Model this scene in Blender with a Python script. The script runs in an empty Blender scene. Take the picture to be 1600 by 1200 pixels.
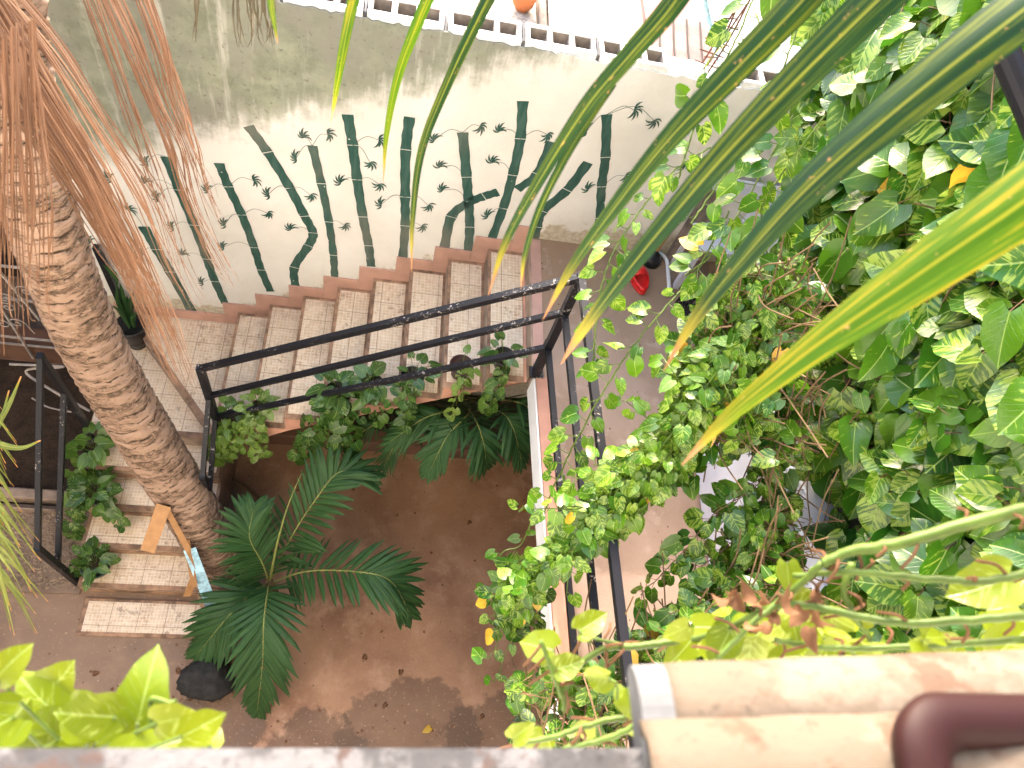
import bpy, math, random
import numpy as np
from mathutils import Vector, Matrix
random.seed(7); np.random.seed(7)
S = bpy.context.scene
COL = S.collection

# ------------------------------------------------------------ camera
RIGHT = Vector((0.978723743305364, -0.0053542473114722156, 0.2051125698880094))
DOWN = Vector((0.09574674176045367, -0.872227149450534, -0.4796377395531475))
FWD = Vector((0.18147285122737494, 0.48907170414687, -0.8531567689881406))
CAM = Vector((0.8173587160004697, -3.451826739256723, 6.461595734018165))
F = 1144.35
cd = bpy.data.cameras.new('camera'); cam = bpy.data.objects.new('camera', cd); COL.objects.link(cam)
cd.sensor_width = 36; cd.lens = F / 1600 * 36; cd.clip_start = .02; cd.clip_end = 300
cd.dof.use_dof = True; cd.dof.focus_distance = 4.6; cd.dof.aperture_fstop = 5.0
cam.matrix_world = Matrix(((RIGHT.x, -DOWN.x, -FWD.x, CAM.x), (RIGHT.y, -DOWN.y, -FWD.y, CAM.y), (RIGHT.z, -DOWN.z, -FWD.z, CAM.z), (0, 0, 0, 1)))
S.camera = cam
# ------------------------------------------------------------ light
SUN_EL, SUN_AZ = math.radians(32), math.radians(-7)      # azimuth from +Y towards +X
sdir = Vector((math.sin(SUN_AZ) * math.cos(SUN_EL), math.cos(SUN_AZ) * math.cos(SUN_EL), math.sin(SUN_EL)))
w = bpy.data.worlds.new('World'); S.world = w; w.use_nodes = True
nt = w.node_tree; bg = nt.nodes['Background']
sky = nt.nodes.new('ShaderNodeTexSky'); sky.sky_type = 'NISHITA'; sky.sun_disc = False
sky.sun_elevation = SUN_EL; sky.sun_rotation = SUN_AZ; sky.dust_density = 3; sky.ozone_density = .6
wb = nt.nodes.new('ShaderNodeMix'); wb.data_type = 'RGBA'; wb.blend_type = 'MULTIPLY'; wb.inputs[0].default_value = 1
wb.inputs[7].default_value = (1.06, 1.0, .93, 1); nt.links.new(sky.outputs[0], wb.inputs[6]); nt.links.new(wb.outputs[2], bg.inputs[0])   # hazy, warm white balance; bg.inputs[1].default_value = .15
sl = bpy.data.lights.new('sun', 'SUN'); sl.energy = 3.2; sl.angle = math.radians(.6); sl.color = (1, .95, .87)
so = bpy.data.objects.new('sun', sl); COL.objects.link(so); so.rotation_euler = sdir.to_track_quat('Z', 'Y').to_euler()
S.view_settings.view_transform = 'Standard'; S.view_settings.look = 'None'; S.view_settings.gamma = 1
S.view_settings.exposure = .8
try:
    S.cycles.use_denoising = True; S.cycles.max_bounces = 8; S.cycles.transmission_bounces = 6; S.cycles.transparent_max_bounces = 8
    S.cycles.diffuse_bounces = 5
except Exception: pass

# ------------------------------------------------------------ measuring: a viewing ray met with a plane of the place
def ray(u, v): return RIGHT * ((u - 800) / F) + DOWN * ((v - 600) / F) + FWD
def onz(u, v, z): d = ray(u, v); return CAM + d * ((z - CAM.z) / d.z)
def ony(u, v, y): d = ray(u, v); return CAM + d * ((y - CAM.y) / d.y)
def onx(u, v, x): d = ray(u, v); return CAM + d * ((x - CAM.x) / d.x)
def at(u, v, t): return CAM + ray(u, v) * t
V = Vector
R = random.random
def U(a, b): return a + (b - a) * random.random()
def rv(s=1): return V((U(-s, s), U(-s, s), U(-s, s)))
def cr(pts, n=8):                                        # smooth curve through points
    P = [V(p) for p in pts]
    if len(P) < 3: return [P[0].lerp(P[1], i / n) for i in range(n + 1)]
    P = [P[0] * 2 - P[1]] + P + [P[-1] * 2 - P[-2]]; out = []
    for i in range(1, len(P) - 2):
        a, b, c, d = P[i - 1:i + 3]
        for k in range(n):
            t = k / n
            out.append(.5 * ((2 * b) + (c - a) * t + (2 * a - 5 * b + 4 * c - d) * t * t + (3 * b - a - 3 * c + d) * t ** 3))
    out.append(P[-2].copy()); return out

# ------------------------------------------------------------ materials
class NT:
    def __init__(s, name):
        s.m = bpy.data.materials.new(name); s.m.use_nodes = True; s.t = s.m.node_tree
        s.b = s.t.nodes['Principled BSDF']; s.out = s.t.nodes['Material Output']
        s.tc = s.t.nodes.new('ShaderNodeTexCoord')
    def n(s, ty, **k):
        x = s.t.nodes.new(ty)
        for a, v in k.items(): setattr(x, a, v)
        return x
    def set(s, sock, v):
        if isinstance(v, bpy.types.NodeSocket): s.t.links.new(v, sock)
        else:
            if isinstance(v, tuple) and len(v) == 3 and sock.type == 'RGBA': v = v + (1,)
            sock.default_value = v
    def map(s, scale=(1, 1, 1), src=None, loc=(0, 0, 0), rot=(0, 0, 0)):
        x = s.n('ShaderNodeMapping'); s.set(x.inputs[0], src or s.tc.outputs['Object']); x.inputs['Scale'].default_value = scale
        x.inputs['Location'].default_value = loc; x.inputs['Rotation'].default_value = rot; return x.outputs[0]
    def noise(s, sc, det=4, vec=None, rough=.55, dist=0):
        x = s.n('ShaderNodeTexNoise'); s.set(x.inputs['Vector'], vec or s.tc.outputs['Object']); x.inputs['Scale'].default_value = sc
        x.inputs['Detail'].default_value = det; x.inputs['Roughness'].default_value = rough; x.inputs['Distortion'].default_value = dist; return x.outputs['Fac']
    def vor(s, sc, vec=None, feat='F1'):
        x = s.n('ShaderNodeTexVoronoi'); x.feature = feat; s.set(x.inputs['Vector'], vec or s.tc.outputs['Object']); x.inputs['Scale'].default_value = sc; return x.outputs['Distance']
    def ramp(s, f, *st):
        x = s.n('ShaderNodeMapRange'); x.interpolation_type = 'SMOOTHSTEP'; s.set(x.inputs[0], f)
        x.inputs[1].default_value, x.inputs[2].default_value = st[0], st[1]
        x.inputs[3].default_value, x.inputs[4].default_value = (st[2], st[3]) if len(st) > 2 else (0, 1); return x.outputs[0]
    def mix(s, f, a, b):
        x = s.n('ShaderNodeMix', data_type='RGBA'); s.set(x.inputs[0], f); s.set(x.inputs[6], a); s.set(x.inputs[7], b); return x.outputs[2]
    def ma(s, op, a, b=0.0):
        x = s.n('ShaderNodeMath', operation=op); s.set(x.inputs[0], a); s.set(x.inputs[1], b); return x.outputs[0]
    def xyz(s, src=None):
        x = s.n('ShaderNodeSeparateXYZ'); s.set(x.inputs[0], src or s.tc.outputs['Object']); return x.outputs
    def attr(s, name='tint'):
        a = s.n('ShaderNodeAttribute', attribute_name=name); x = s.n('ShaderNodeSeparateColor'); s.set(x.inputs[0], a.outputs['Color']); return x.outputs
    def geo(s):                                           # world position
        return s.n('ShaderNodeNewGeometry').outputs['Position']
    def bump(s, h, st=.3, d=.01):
        x = s.n('ShaderNodeBump'); x.inputs['Strength'].default_value = st; x.inputs['Distance'].default_value = d; s.set(x.inputs['Height'], h)
        s.t.links.new(x.outputs[0], s.b.inputs['Normal']); return x.outputs[0]
    def fin(s, col, rough=.7, spec=.3):
        s.set(s.b.inputs['Base Color'], col); s.set(s.b.inputs['Roughness'], rough); s.set(s.b.inputs['Specular IOR Level'], spec); return s.m
    def translucent(s, col, f=.35, nrm=None):
        t = s.n('ShaderNodeBsdfTranslucent'); s.set(t.inputs[0], col)
        if nrm: s.t.links.new(nrm, t.inputs['Normal'])
        m = s.n('ShaderNodeMixShader'); m.inputs[0].default_value = f
        s.t.links.new(s.b.outputs[0], m.inputs[1]); s.t.links.new(t.outputs[0], m.inputs[2]); s.t.links.new(m.outputs[0], s.out.inputs[0])

def m_simple(name, c, rough=.6, var=.25, sc=20, spec=.3, bump=.15, metal=0):
    k = NT(name); g = k.geo(); n = k.noise(sc, 5, g); n2 = k.noise(sc * .2, 3, g)
    a = tuple(x * (1 - var) for x in c); b = tuple(min(1, x * (1 + var)) for x in c)
    col = k.mix(k.ramp(k.ma('ADD', k.ma('MULTIPLY', n, .5), k.ma('MULTIPLY', n2, .5)), .35, .65), a, b)
    k.bump(n, bump, .004); k.b.inputs['Metallic'].default_value = metal
    return k.fin(col, rough, spec)

def m_wall():
    k = NT('painted_plaster'); g = k.geo(); x, y, z = k.xyz(g)[:3]
    n1 = k.noise(1.3, 6, g, .6); n2 = k.noise(6, 6, g, .65); n3 = k.noise(30, 5, g, .6)
    nv = k.noise(3.2, 5, k.map((3, 1, .35), g), .65)
    base = k.mix(k.ramp(n1, .3, .7), (.58, .565, .52), (.68, .67, .64))
    # damp stain climbing from lower left to the top right
    line = k.ma('ADD', k.ma('MULTIPLY', x, .47), 3.17)
    d = k.ma('SUBTRACT', z, line)
    d = k.ma('ADD', d, k.ma('MULTIPLY', k.ma('SUBTRACT', n2, .5), .55)); d = k.ma('ADD', d, k.ma('MULTIPLY', k.ma('SUBTRACT', nv, .5), .5))
    st = k.ma('MULTIPLY', k.ramp(d, -.06, .2), k.ramp(x, 2.15, 1.5, 0, 1))
    gc = k.mix(k.ramp(n2, .3, .68), (.10, .12, .07), (.235, .26, .185))
    gc = k.mix(k.ramp(k.noise(2.1, 5, k.map((1, 1, 1), g, (3, 0, 1))), .4, .62), gc, (.17, .175, .14))
    gc = k.mix(k.ramp(nv, .52, .68), gc, (.38, .385, .33))
    gc = k.mix(k.ramp(n3, .56, .7), gc, (.10, .10, .07))
    col = k.mix(k.ma('MULTIPLY', st, .9), base, gc)
    # peeled base above the skirting
    hl = k.ma('MAXIMUM', k.ma('ADD', k.ma('MULTIPLY', x, .6415), 1.36), 1.12); hl = k.ma('MINIMUM', hl, 2.62)
    e = k.ma('SUBTRACT', k.ma('SUBTRACT', z, hl), k.ma('MULTIPLY', k.ma('SUBTRACT', n2, .45), .55))
    pe = k.ma('MULTIPLY', k.ramp(e, .09, .05), k.ramp(n1, .3, .5))
    pc = k.mix(k.ramp(n3, .4, .6), (.30, .24, .15), (.48, .42, .32))
    col = k.mix(k.ma('MULTIPLY', pe, .8), col, pc)
    dirt = k.ramp(k.ma('SUBTRACT', z, hl), .35, -.05)
    col = k.mix(k.ma('MULTIPLY', dirt, k.ramp(n2, .35, .7, .1, .5)), col, (.42, .37, .27))
    k.bump(k.ma('ADD', k.ma('MULTIPLY', n2, 1.0), k.ma('MULTIPLY', n3, .6)), .35, .012)
    return k.fin(col, .85, .2)

def m_floor():
    k = NT('stained_red_concrete'); g = k.geo(); x, y, z = k.xyz(g)[:3]
    n1 = k.noise(.9, 6, g, .6); n2 = k.noise(4, 7, g, .65); n3 = k.noise(45, 4, g)
    col = k.mix(k.ramp(n1, .35, .65), (.20, .10, .055), (.35, .195, .11))
    col = k.mix(k.ramp(n2, .45, .75), col, (.42, .26, .17))
    grey = k.ramp(k.ma('ADD', x, k.ma('MULTIPLY', k.ma('SUBTRACT', n2, .5), 1.2)), .35, -.6)
    col = k.mix(k.ma('MULTIPLY', grey, .75), col, k.mix(n2, (.13, .09, .062), (.25, .18, .13)))
    # damp patches by the house
    for cx, cy, r in ((.62, -3.25, .42), (1.35, -3.2, .62), (2.1, -3.3, .6), (-.1, -3.0, .35)):
        dx = k.ma('SUBTRACT', x, cx); dy = k.ma('SUBTRACT', y, cy)
        dd = k.ma('SQRT', k.ma('ADD', k.ma('MULTIPLY', dx, dx), k.ma('MULTIPLY', dy, dy)))
        dd = k.ma('ADD', dd, k.ma('MULTIPLY', k.ma('SUBTRACT', n2, .5), .5))
        col = k.mix(k.ma('MULTIPLY', k.ramp(dd, r, r - .05), .55), col, (.07, .048, .032))
    sp = k.vor(9, g); col = k.mix(k.ramp(sp, .06, .03), col, (.05, .03, .02))
    col = k.mix(k.ramp(n3, .6, .72), col, (.36, .24, .15))
    k.bump(k.ma('ADD', n2, n3), .3, .01)
    return k.fin(col, k.ramp(n2, .3, .7, .55, .85), .35)

def m_walkway():
    k = NT('pinkish_worn_cement'); g = k.geo(); x, y, z = k.xyz(g)[:3]
    n1 = k.noise(1.5, 6, g, .6); n2 = k.noise(7, 6, g, .65); n3 = k.noise(60, 3, g)
    col = k.mix(k.ramp(n1, .35, .65), (.24, .165, .12), (.34, .245, .19))
    far = k.ramp(k.ma('ADD', y, k.ma('MULTIPLY', n2, .5)), -1.1, .1)
    col = k.mix(k.ma('MULTIPLY', far, .7), col, (.27, .175, .10))
    col = k.mix(k.ramp(n2, .55, .75), col, (.42, .32, .26))
    sp = k.vor(16, g); sp2 = k.vor(7, g)
    col = k.mix(k.ma('MULTIPLY', k.ramp(sp, .12, .07), k.ramp(n2, .5, .55)), col, (.07, .045, .035))
    col = k.mix(k.ramp(sp2, .045, .02), col, (.06, .04, .03))
    k.bump(k.ma('ADD', n2, n3), .25, .008)
    return k.fin(col, .75, .25)

def m_tile():
    k = NT('mosaic_pattern_tile'); g = k.geo()
    n1 = k.noise(3, 6, g, .6); n2 = k.noise(22, 5, g, .7); n3 = k.noise(70, 3, g)
    def grid(p, wd):
        x, y, z = k.xyz(g)[:3]; o = []
        for c in (x, y):
            f = k.ma('FRACT', k.ma('ADD', k.ma('DIVIDE', c, p), 50.13)); a = k.ma('ABSOLUTE', k.ma('SUBTRACT', f, .5))
            o.append(k.ramp(a, .5 - wd, .5 - wd * .4))
        return k.ma('MAXIMUM', o[0], o[1])
    cell = k.n('ShaderNodeTexVoronoi'); cell.distance = 'CHEBYCHEV'; k.set(cell.inputs['Vector'], g); cell.inputs['Scale'].default_value = 36; cell.inputs['Randomness'].default_value = .35
    cc = k.n('ShaderNodeSeparateColor'); k.set(cc.inputs[0], cell.outputs['Color'])
    col = k.mix(cc.outputs[0], (.66, .54, .39), (.56, .415, .27))
    col = k.mix(k.ma('MULTIPLY', k.ramp(n2, .5, .66), k.ramp(n1, .35, .65)), col, (.40, .24, .13))
    col = k.mix(k.ma('MULTIPLY', grid(.0262, .09), .75), col, (.75, .67, .54))
    col = k.mix(grid(.205, .014), col, (.26, .18, .11))
    col = k.mix(k.ramp(n3, .66, .74), col, (.2, .12, .07))
    col = k.mix(k.ramp(k.noise(1.7, 6, g, .7), .5, .72, 0, .6), col, (.33, .24, .17))
    col = k.mix(k.ma('MULTIPLY', k.ramp(k.noise(9, 6, g, .75), .58, .66), .7), col, (.24, .16, .10))
    k.bump(grid(.205, .014), -.3, .003)
    return k.fin(col, .42, .4)

def m_metalblack():
    k = NT('chipped_black_enamel'); g = k.geo(); n = k.noise(45, 5, g, .7); n2 = k.noise(3, 3, g)
    ch = k.ma('MULTIPLY', k.ramp(n, .58, .62), k.ramp(n2, .5, .62))
    col = k.mix(ch, (.008, .008, .011), (.30, .27, .24)); k.bump(n, .2, .002)
    return k.fin(col, .45, .25)

def m_paintgreen():
    k = NT('faded_green_wall_paint'); g = k.geo(); n = k.noise(5, 5, k.map((6, 1, 1), g), .65); n2 = k.noise(1.1, 3, g); n3 = k.noise(28, 5, g)
    col = k.mix(k.ramp(n, .35, .7), (.02, .065, .052), (.05, .105, .085))
    col = k.mix(k.ma('MULTIPLY', k.ramp(n2, .5, .72), .8), col, (.17, .165, .14))
    col = k.mix(k.ramp(n3, .68, .72), col, (.55, .53, .48))
    return k.fin(col, .7, .2)

def m_blotch(name, a, b, c, sc=8, rough=.85, thr=(.48, .56), bump=.5):
    k = NT(name); g = k.geo(); n1 = k.noise(sc, 6, g, .7); n2 = k.noise(sc * 2.3, 6, k.map((1, 1, 1), g, (5, 2, 1)), .7); n3 = k.noise(sc * 12, 4, g, .6)
    col = k.mix(k.ramp(n1, *thr), a, b); col = k.mix(k.ramp(n2, .54, .62), col, c); col = k.mix(k.ramp(n3, .58, .7, 0, .6), col, tuple(x * .45 for x in a))
    k.bump(k.ma('ADD', n2, n3), bump, .004); return k.fin(col, rough, .25)

def m_trunk():
    k = NT('ringed_palm_bark'); g = k.geo(); a = k.attr(); x, y, z = k.xyz(g)[:3]
    n1 = k.noise(4, 6, k.map((1, 1, 4.5), g), .65); n2 = k.noise(26, 6, k.map((1, 1, 3.2), g), .7); n3 = k.noise(60, 4, k.map((1, 1, .3), g), .6)
    col = k.mix(k.ramp(n1, .35, .65), (.25, .155, .105), (.37, .25, .18))
    col = k.mix(k.ramp(n3, .5, .72), col, (.36, .26, .18))
    dk = k.ma('MULTIPLY', k.ramp(n2, .44, .56), k.ramp(n1, .54, .46))
    col = k.mix(k.ma('MULTIPLY', dk, .72), col, (.06, .044, .028))
    col = k.mix(k.ramp(a[0], .75, .25), col, (.045, .028, .017))
    k.bump(k.ma('ADD', n2, k.ma('MULTIPLY', n3, .5)), .6, .012)
    return k.fin(col, .85, .2)

def m_pothos(name='pothos_leaf', dark=(.006, .036, .005), mid=(.021, .096, .006), lime=(.095, .20, .008), cream=(.21, .30, .04), tr=.24):
    # tint: r = yellowness, g = variegation, b = random
    k = NT(name); a = k.attr(); uv = k.n('ShaderNodeUVMap').outputs[0]; x, y, z = k.xyz(uv)[:3]
    ax = k.ma('ABSOLUTE', k.ma('SUBTRACT', x, .5))
    cb = k.n('ShaderNodeCombineXYZ'); k.set(cb.inputs[0], k.ma('MULTIPLY', k.ma('SUBTRACT', y, k.ma('MULTIPLY', ax, .9)), 5)); k.set(cb.inputs[1], k.ma('MULTIPLY', x, 1.3)); k.set(cb.inputs[2], k.ma('MULTIPLY', a[2], 60))
    n = k.noise(2.0, 5, cb.outputs[0], .6); n2 = k.noise(1.3, 2, cb.outputs[0])
    col = k.mix(k.ramp(a[2], 0, 1), dark, mid); col = k.mix(k.ramp(n2, .4, .65, 0, .45), col, mid)
    col = k.mix(a[0], col, lime)
    var = k.ramp(k.ma('ADD', n, k.ma('MULTIPLY', a[1], .22)), .66, .74)
    col = k.mix(k.ma('MULTIPLY', var, .85), col, cream)
    # yellow and brown leaves
    col = k.mix(k.ramp(a[0], 1.05, 1.2), col, k.mix(k.ramp(n, .5, .8), (.50, .32, .03), (.30, .12, .03)))
    vein = k.ramp(k.ma('ABSOLUTE', k.ma('SUBTRACT', k.ma('FRACT', k.ma('MULTIPLY', k.ma('SUBTRACT', y, k.ma('MULTIPLY', ax, .9)), 7)), .5)), .5, .42, 0, 1)
    col = k.mix(k.ramp(ax, .022, .008, 0, .55), col, (.30, .42, .10))
    nb = k.bump(k.ma('ADD', k.ma('MULTIPLY', vein, .5), k.ramp(ax, 0, .03)), .35, .004)
    k.fin(col, .27, .45)
    bright = k.n('ShaderNodeHueSaturation'); k.set(bright.inputs['Color'], col); bright.inputs['Value'].default_value = 1.9; bright.inputs['Hue'].default_value = .495
    k.translucent(bright.outputs[0], tr); return k.m

def m_blade(name, dark, light, rib, tip=None, tr=.3, rough=.4, streak=None):
    k = NT(name); a = k.attr(); uv = k.n('ShaderNodeUVMap').outputs[0]; x, y, z = k.xyz(uv)[:3]
    cb = k.n('ShaderNodeCombineXYZ'); k.set(cb.inputs[0], k.ma('MULTIPLY', x, 6)); k.set(cb.inputs[1], k.ma('MULTIPLY', y, 1.6)); k.set(cb.inputs[2], k.ma('MULTIPLY', a[2], 40))
    n = k.noise(1.6, 5, cb.outputs[0], .6); n2 = k.noise(9, 3, cb.outputs[0])
    col = k.mix(k.ramp(n, .35, .65), dark, light); col = k.mix(a[0], col, light)
    col = k.mix(k.ma('MULTIPLY', k.ramp(k.ma('SINE', k.ma('MULTIPLY', x, 110)), .2, .9), .35), col, tuple(q * .5 for q in dark))
    if streak:
        col = k.mix(k.ma('MULTIPLY', k.ramp(n, .50, .66), k.ramp(a[1], 0, 1)), col, streak)
        cb2 = k.n('ShaderNodeCombineXYZ'); k.set(cb2.inputs[0], x); k.set(cb2.inputs[1], k.ma('MULTIPLY', y, 7)); k.set(cb2.inputs[2], k.ma('MULTIPLY', a[2], 9))
        col = k.mix(k.ramp(k.noise(3.5, 6, cb2.outputs[0], .7), .64, .70, 0, .8), col, (.45, .24, .10))
    ax = k.ma('ABSOLUTE', k.ma('SUBTRACT', x, .5)); col = k.mix(k.ramp(ax, .05, .01, 0, .8), col, rib)
    if tip:
        yy = k.ma('ADD', y, k.ma('MULTIPLY', k.ma('SUBTRACT', n, .5), .12)); col = k.mix(k.ramp(yy, .80, .93), col, (.22, .19, .02)); col = k.mix(k.ramp(yy, .91, .95), col, tip)
    fine = k.ma('SINE', k.ma('MULTIPLY', x, 150)); k.bump(k.ma('ADD', k.ma('MULTIPLY', fine, .25), n2), .2, .002)
    k.fin(col, rough, .18)
    b = k.n('ShaderNodeHueSaturation'); k.set(b.inputs['Color'], col); b.inputs['Value'].default_value = 2.0
    k.translucent(b.outputs[0], tr); return k.m

MAT = dict(
    wall=m_wall(), floor=m_floor(), walk=m_walkway(), tile=m_tile(), black=m_metalblack(), paint=m_paintgreen(), trunk=m_trunk(),
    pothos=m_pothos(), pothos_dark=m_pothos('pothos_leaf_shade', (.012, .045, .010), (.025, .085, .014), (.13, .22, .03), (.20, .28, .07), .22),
    lime=m_pothos('lime_pothos_leaf', (.055, .105, .005), (.10, .155, .006), (.17, .215, .010), (.26, .33, .07), .34),
    palm=m_blade('palm_leaflet', (.015, .045, .014), (.036, .095, .028), (.09, .14, .035), tr=.12, rough=.42),
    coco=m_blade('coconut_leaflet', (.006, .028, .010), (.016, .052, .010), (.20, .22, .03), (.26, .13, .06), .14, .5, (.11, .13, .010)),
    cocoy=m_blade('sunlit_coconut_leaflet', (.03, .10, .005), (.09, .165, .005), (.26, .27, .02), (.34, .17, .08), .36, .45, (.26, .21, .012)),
    dry=m_blade('dry_palm_leaflet', (.06, .028, .014), (.20, .10, .05), (.32, .185, .105), tr=.15, rough=.75),
    drab=m_blade('drab_palm_leaflet', (.04, .036, .016), (.10, .075, .036), (.12, .10, .05), tr=.1, rough=.6),
    grassy=m_blade('yellowing_palm_leaflet', (.06, .12, .025), (.20, .22, .05), (.3, .25, .1), (.45, .22, .08), .3, .5),
    stem=m_simple('green_stem', (.07, .115, .016), .5, .3, 40), bstem=m_simple('brown_stem', (.12, .075, .035), .8, .3, 40),
    rachis=m_simple('yellow_green_rachis', (.20, .22, .06), .5, .2, 30),
    pink=m_simple('salmon_paint', (.47, .245, .175), .7, .13, 9), skirt=m_simple('terracotta_skirting_tile', (.42, .25, .195), .6, .16, 7),
    trim=m_simple('worn_brown_edging', (.26, .155, .095), .65, .5, 16), riser=m_simple('grey_brown_riser', (.27, .20, .15), .6, .35, 10),
    white=m_simple('white_lime_render', (.66, .66, .64), .8, .07, 5), block=m_simple('whitewashed_concrete_block', (.72, .71, .69), .9, .14, 30, bump=.5),
    hollow=m_simple('grey_block_core', (.24, .21, .18), .95, .2, 30, bump=.5),
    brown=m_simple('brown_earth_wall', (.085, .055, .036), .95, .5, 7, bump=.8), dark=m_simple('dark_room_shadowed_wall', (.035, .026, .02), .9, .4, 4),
    soil=m_simple('potting_soil', (.035, .022, .014), .95, .4, 50, bump=.8), potb=m_simple('brown_clay_pot', (.055, .025, .022), .55, .15, 10),
    potk=m_simple('black_plastic_pot', (.015, .015, .014), .4, .2, 10), potg=m_simple('dark_green_pot', (.03, .05, .035), .45, .2, 10),
    terra=m_simple('terracotta', (.42, .15, .06), .7, .15, 12), plastic=m_simple('white_plastic', (.55, .57, .66), .4, .04, 3, spec=.5, bump=.02),
    grille=m_simple('black_plastic', (.012, .012, .014), .35, .2, 20), red=m_simple('red_plastic', (.62, .012, .012), .32, .08, 6, spec=.5, bump=.02),
    wood=m_simple('pale_wood_strip', (.36, .19, .08), .6, .2, 14), orange=m_simple('orange_handle_wood', (.5, .22, .08), .6, .2, 20),
    plank=m_simple('weathered_grey_plank', (.16, .13, .11), .85, .4, 14), blue=m_simple('pale_blue_flaked_paint', (.32, .52, .62), .6, .35, 40),
    iron=m_simple('pale_wrought_iron', (.33, .29, .26), .6, .2, 20), rust=m_simple('rusty_rebar', (.12, .055, .035), .85, .35, 40), pebble=m_simple('gravel_stone', (.22, .16, .11), .9, .35, 22),
    rock=m_simple('dark_basalt', (.022, .021, .02), .9, .4, 22, bump=.8), gravel=m_simple('sunlit_gravel_ground', (.36, .32, .27), .95, .5, 60, bump=.8),
    tarp=m_simple('cream_tarpaulin', (.46, .41, .33), .6, .12, 4), redfloor=m_simple('dull_red_floor', (.26, .15, .14), .8, .2, 9),
    clay=m_blotch('handmade_clay_tile', (.10, .078, .058), (.13, .108, .084), (.085, .052, .036), 5), ledge=m_blotch('flaking_painted_ledge', (.055, .054, .057), (.125, .125, .13), (.065, .045, .04), 7),
    mortar=m_simple('grey_lime_mortar', (.10, .104, .11), .9, .35, 14, bump=.6), concrete=m_simple('dirty_concrete', (.20, .14, .10), .85, .3, 6), planter=m_simple('red_brown_planter_render', (.13, .068, .045), .85, .3, 5),
    purple=m_simple('glossy_brown_plastic', (.022, .008, .008), .5, .1, 5, spec=.12, bump=.02), claysoil=m_simple('dry_orange_soil', (.05, .022, .014), .95, .4, 30, bump=.7),
)

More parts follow.
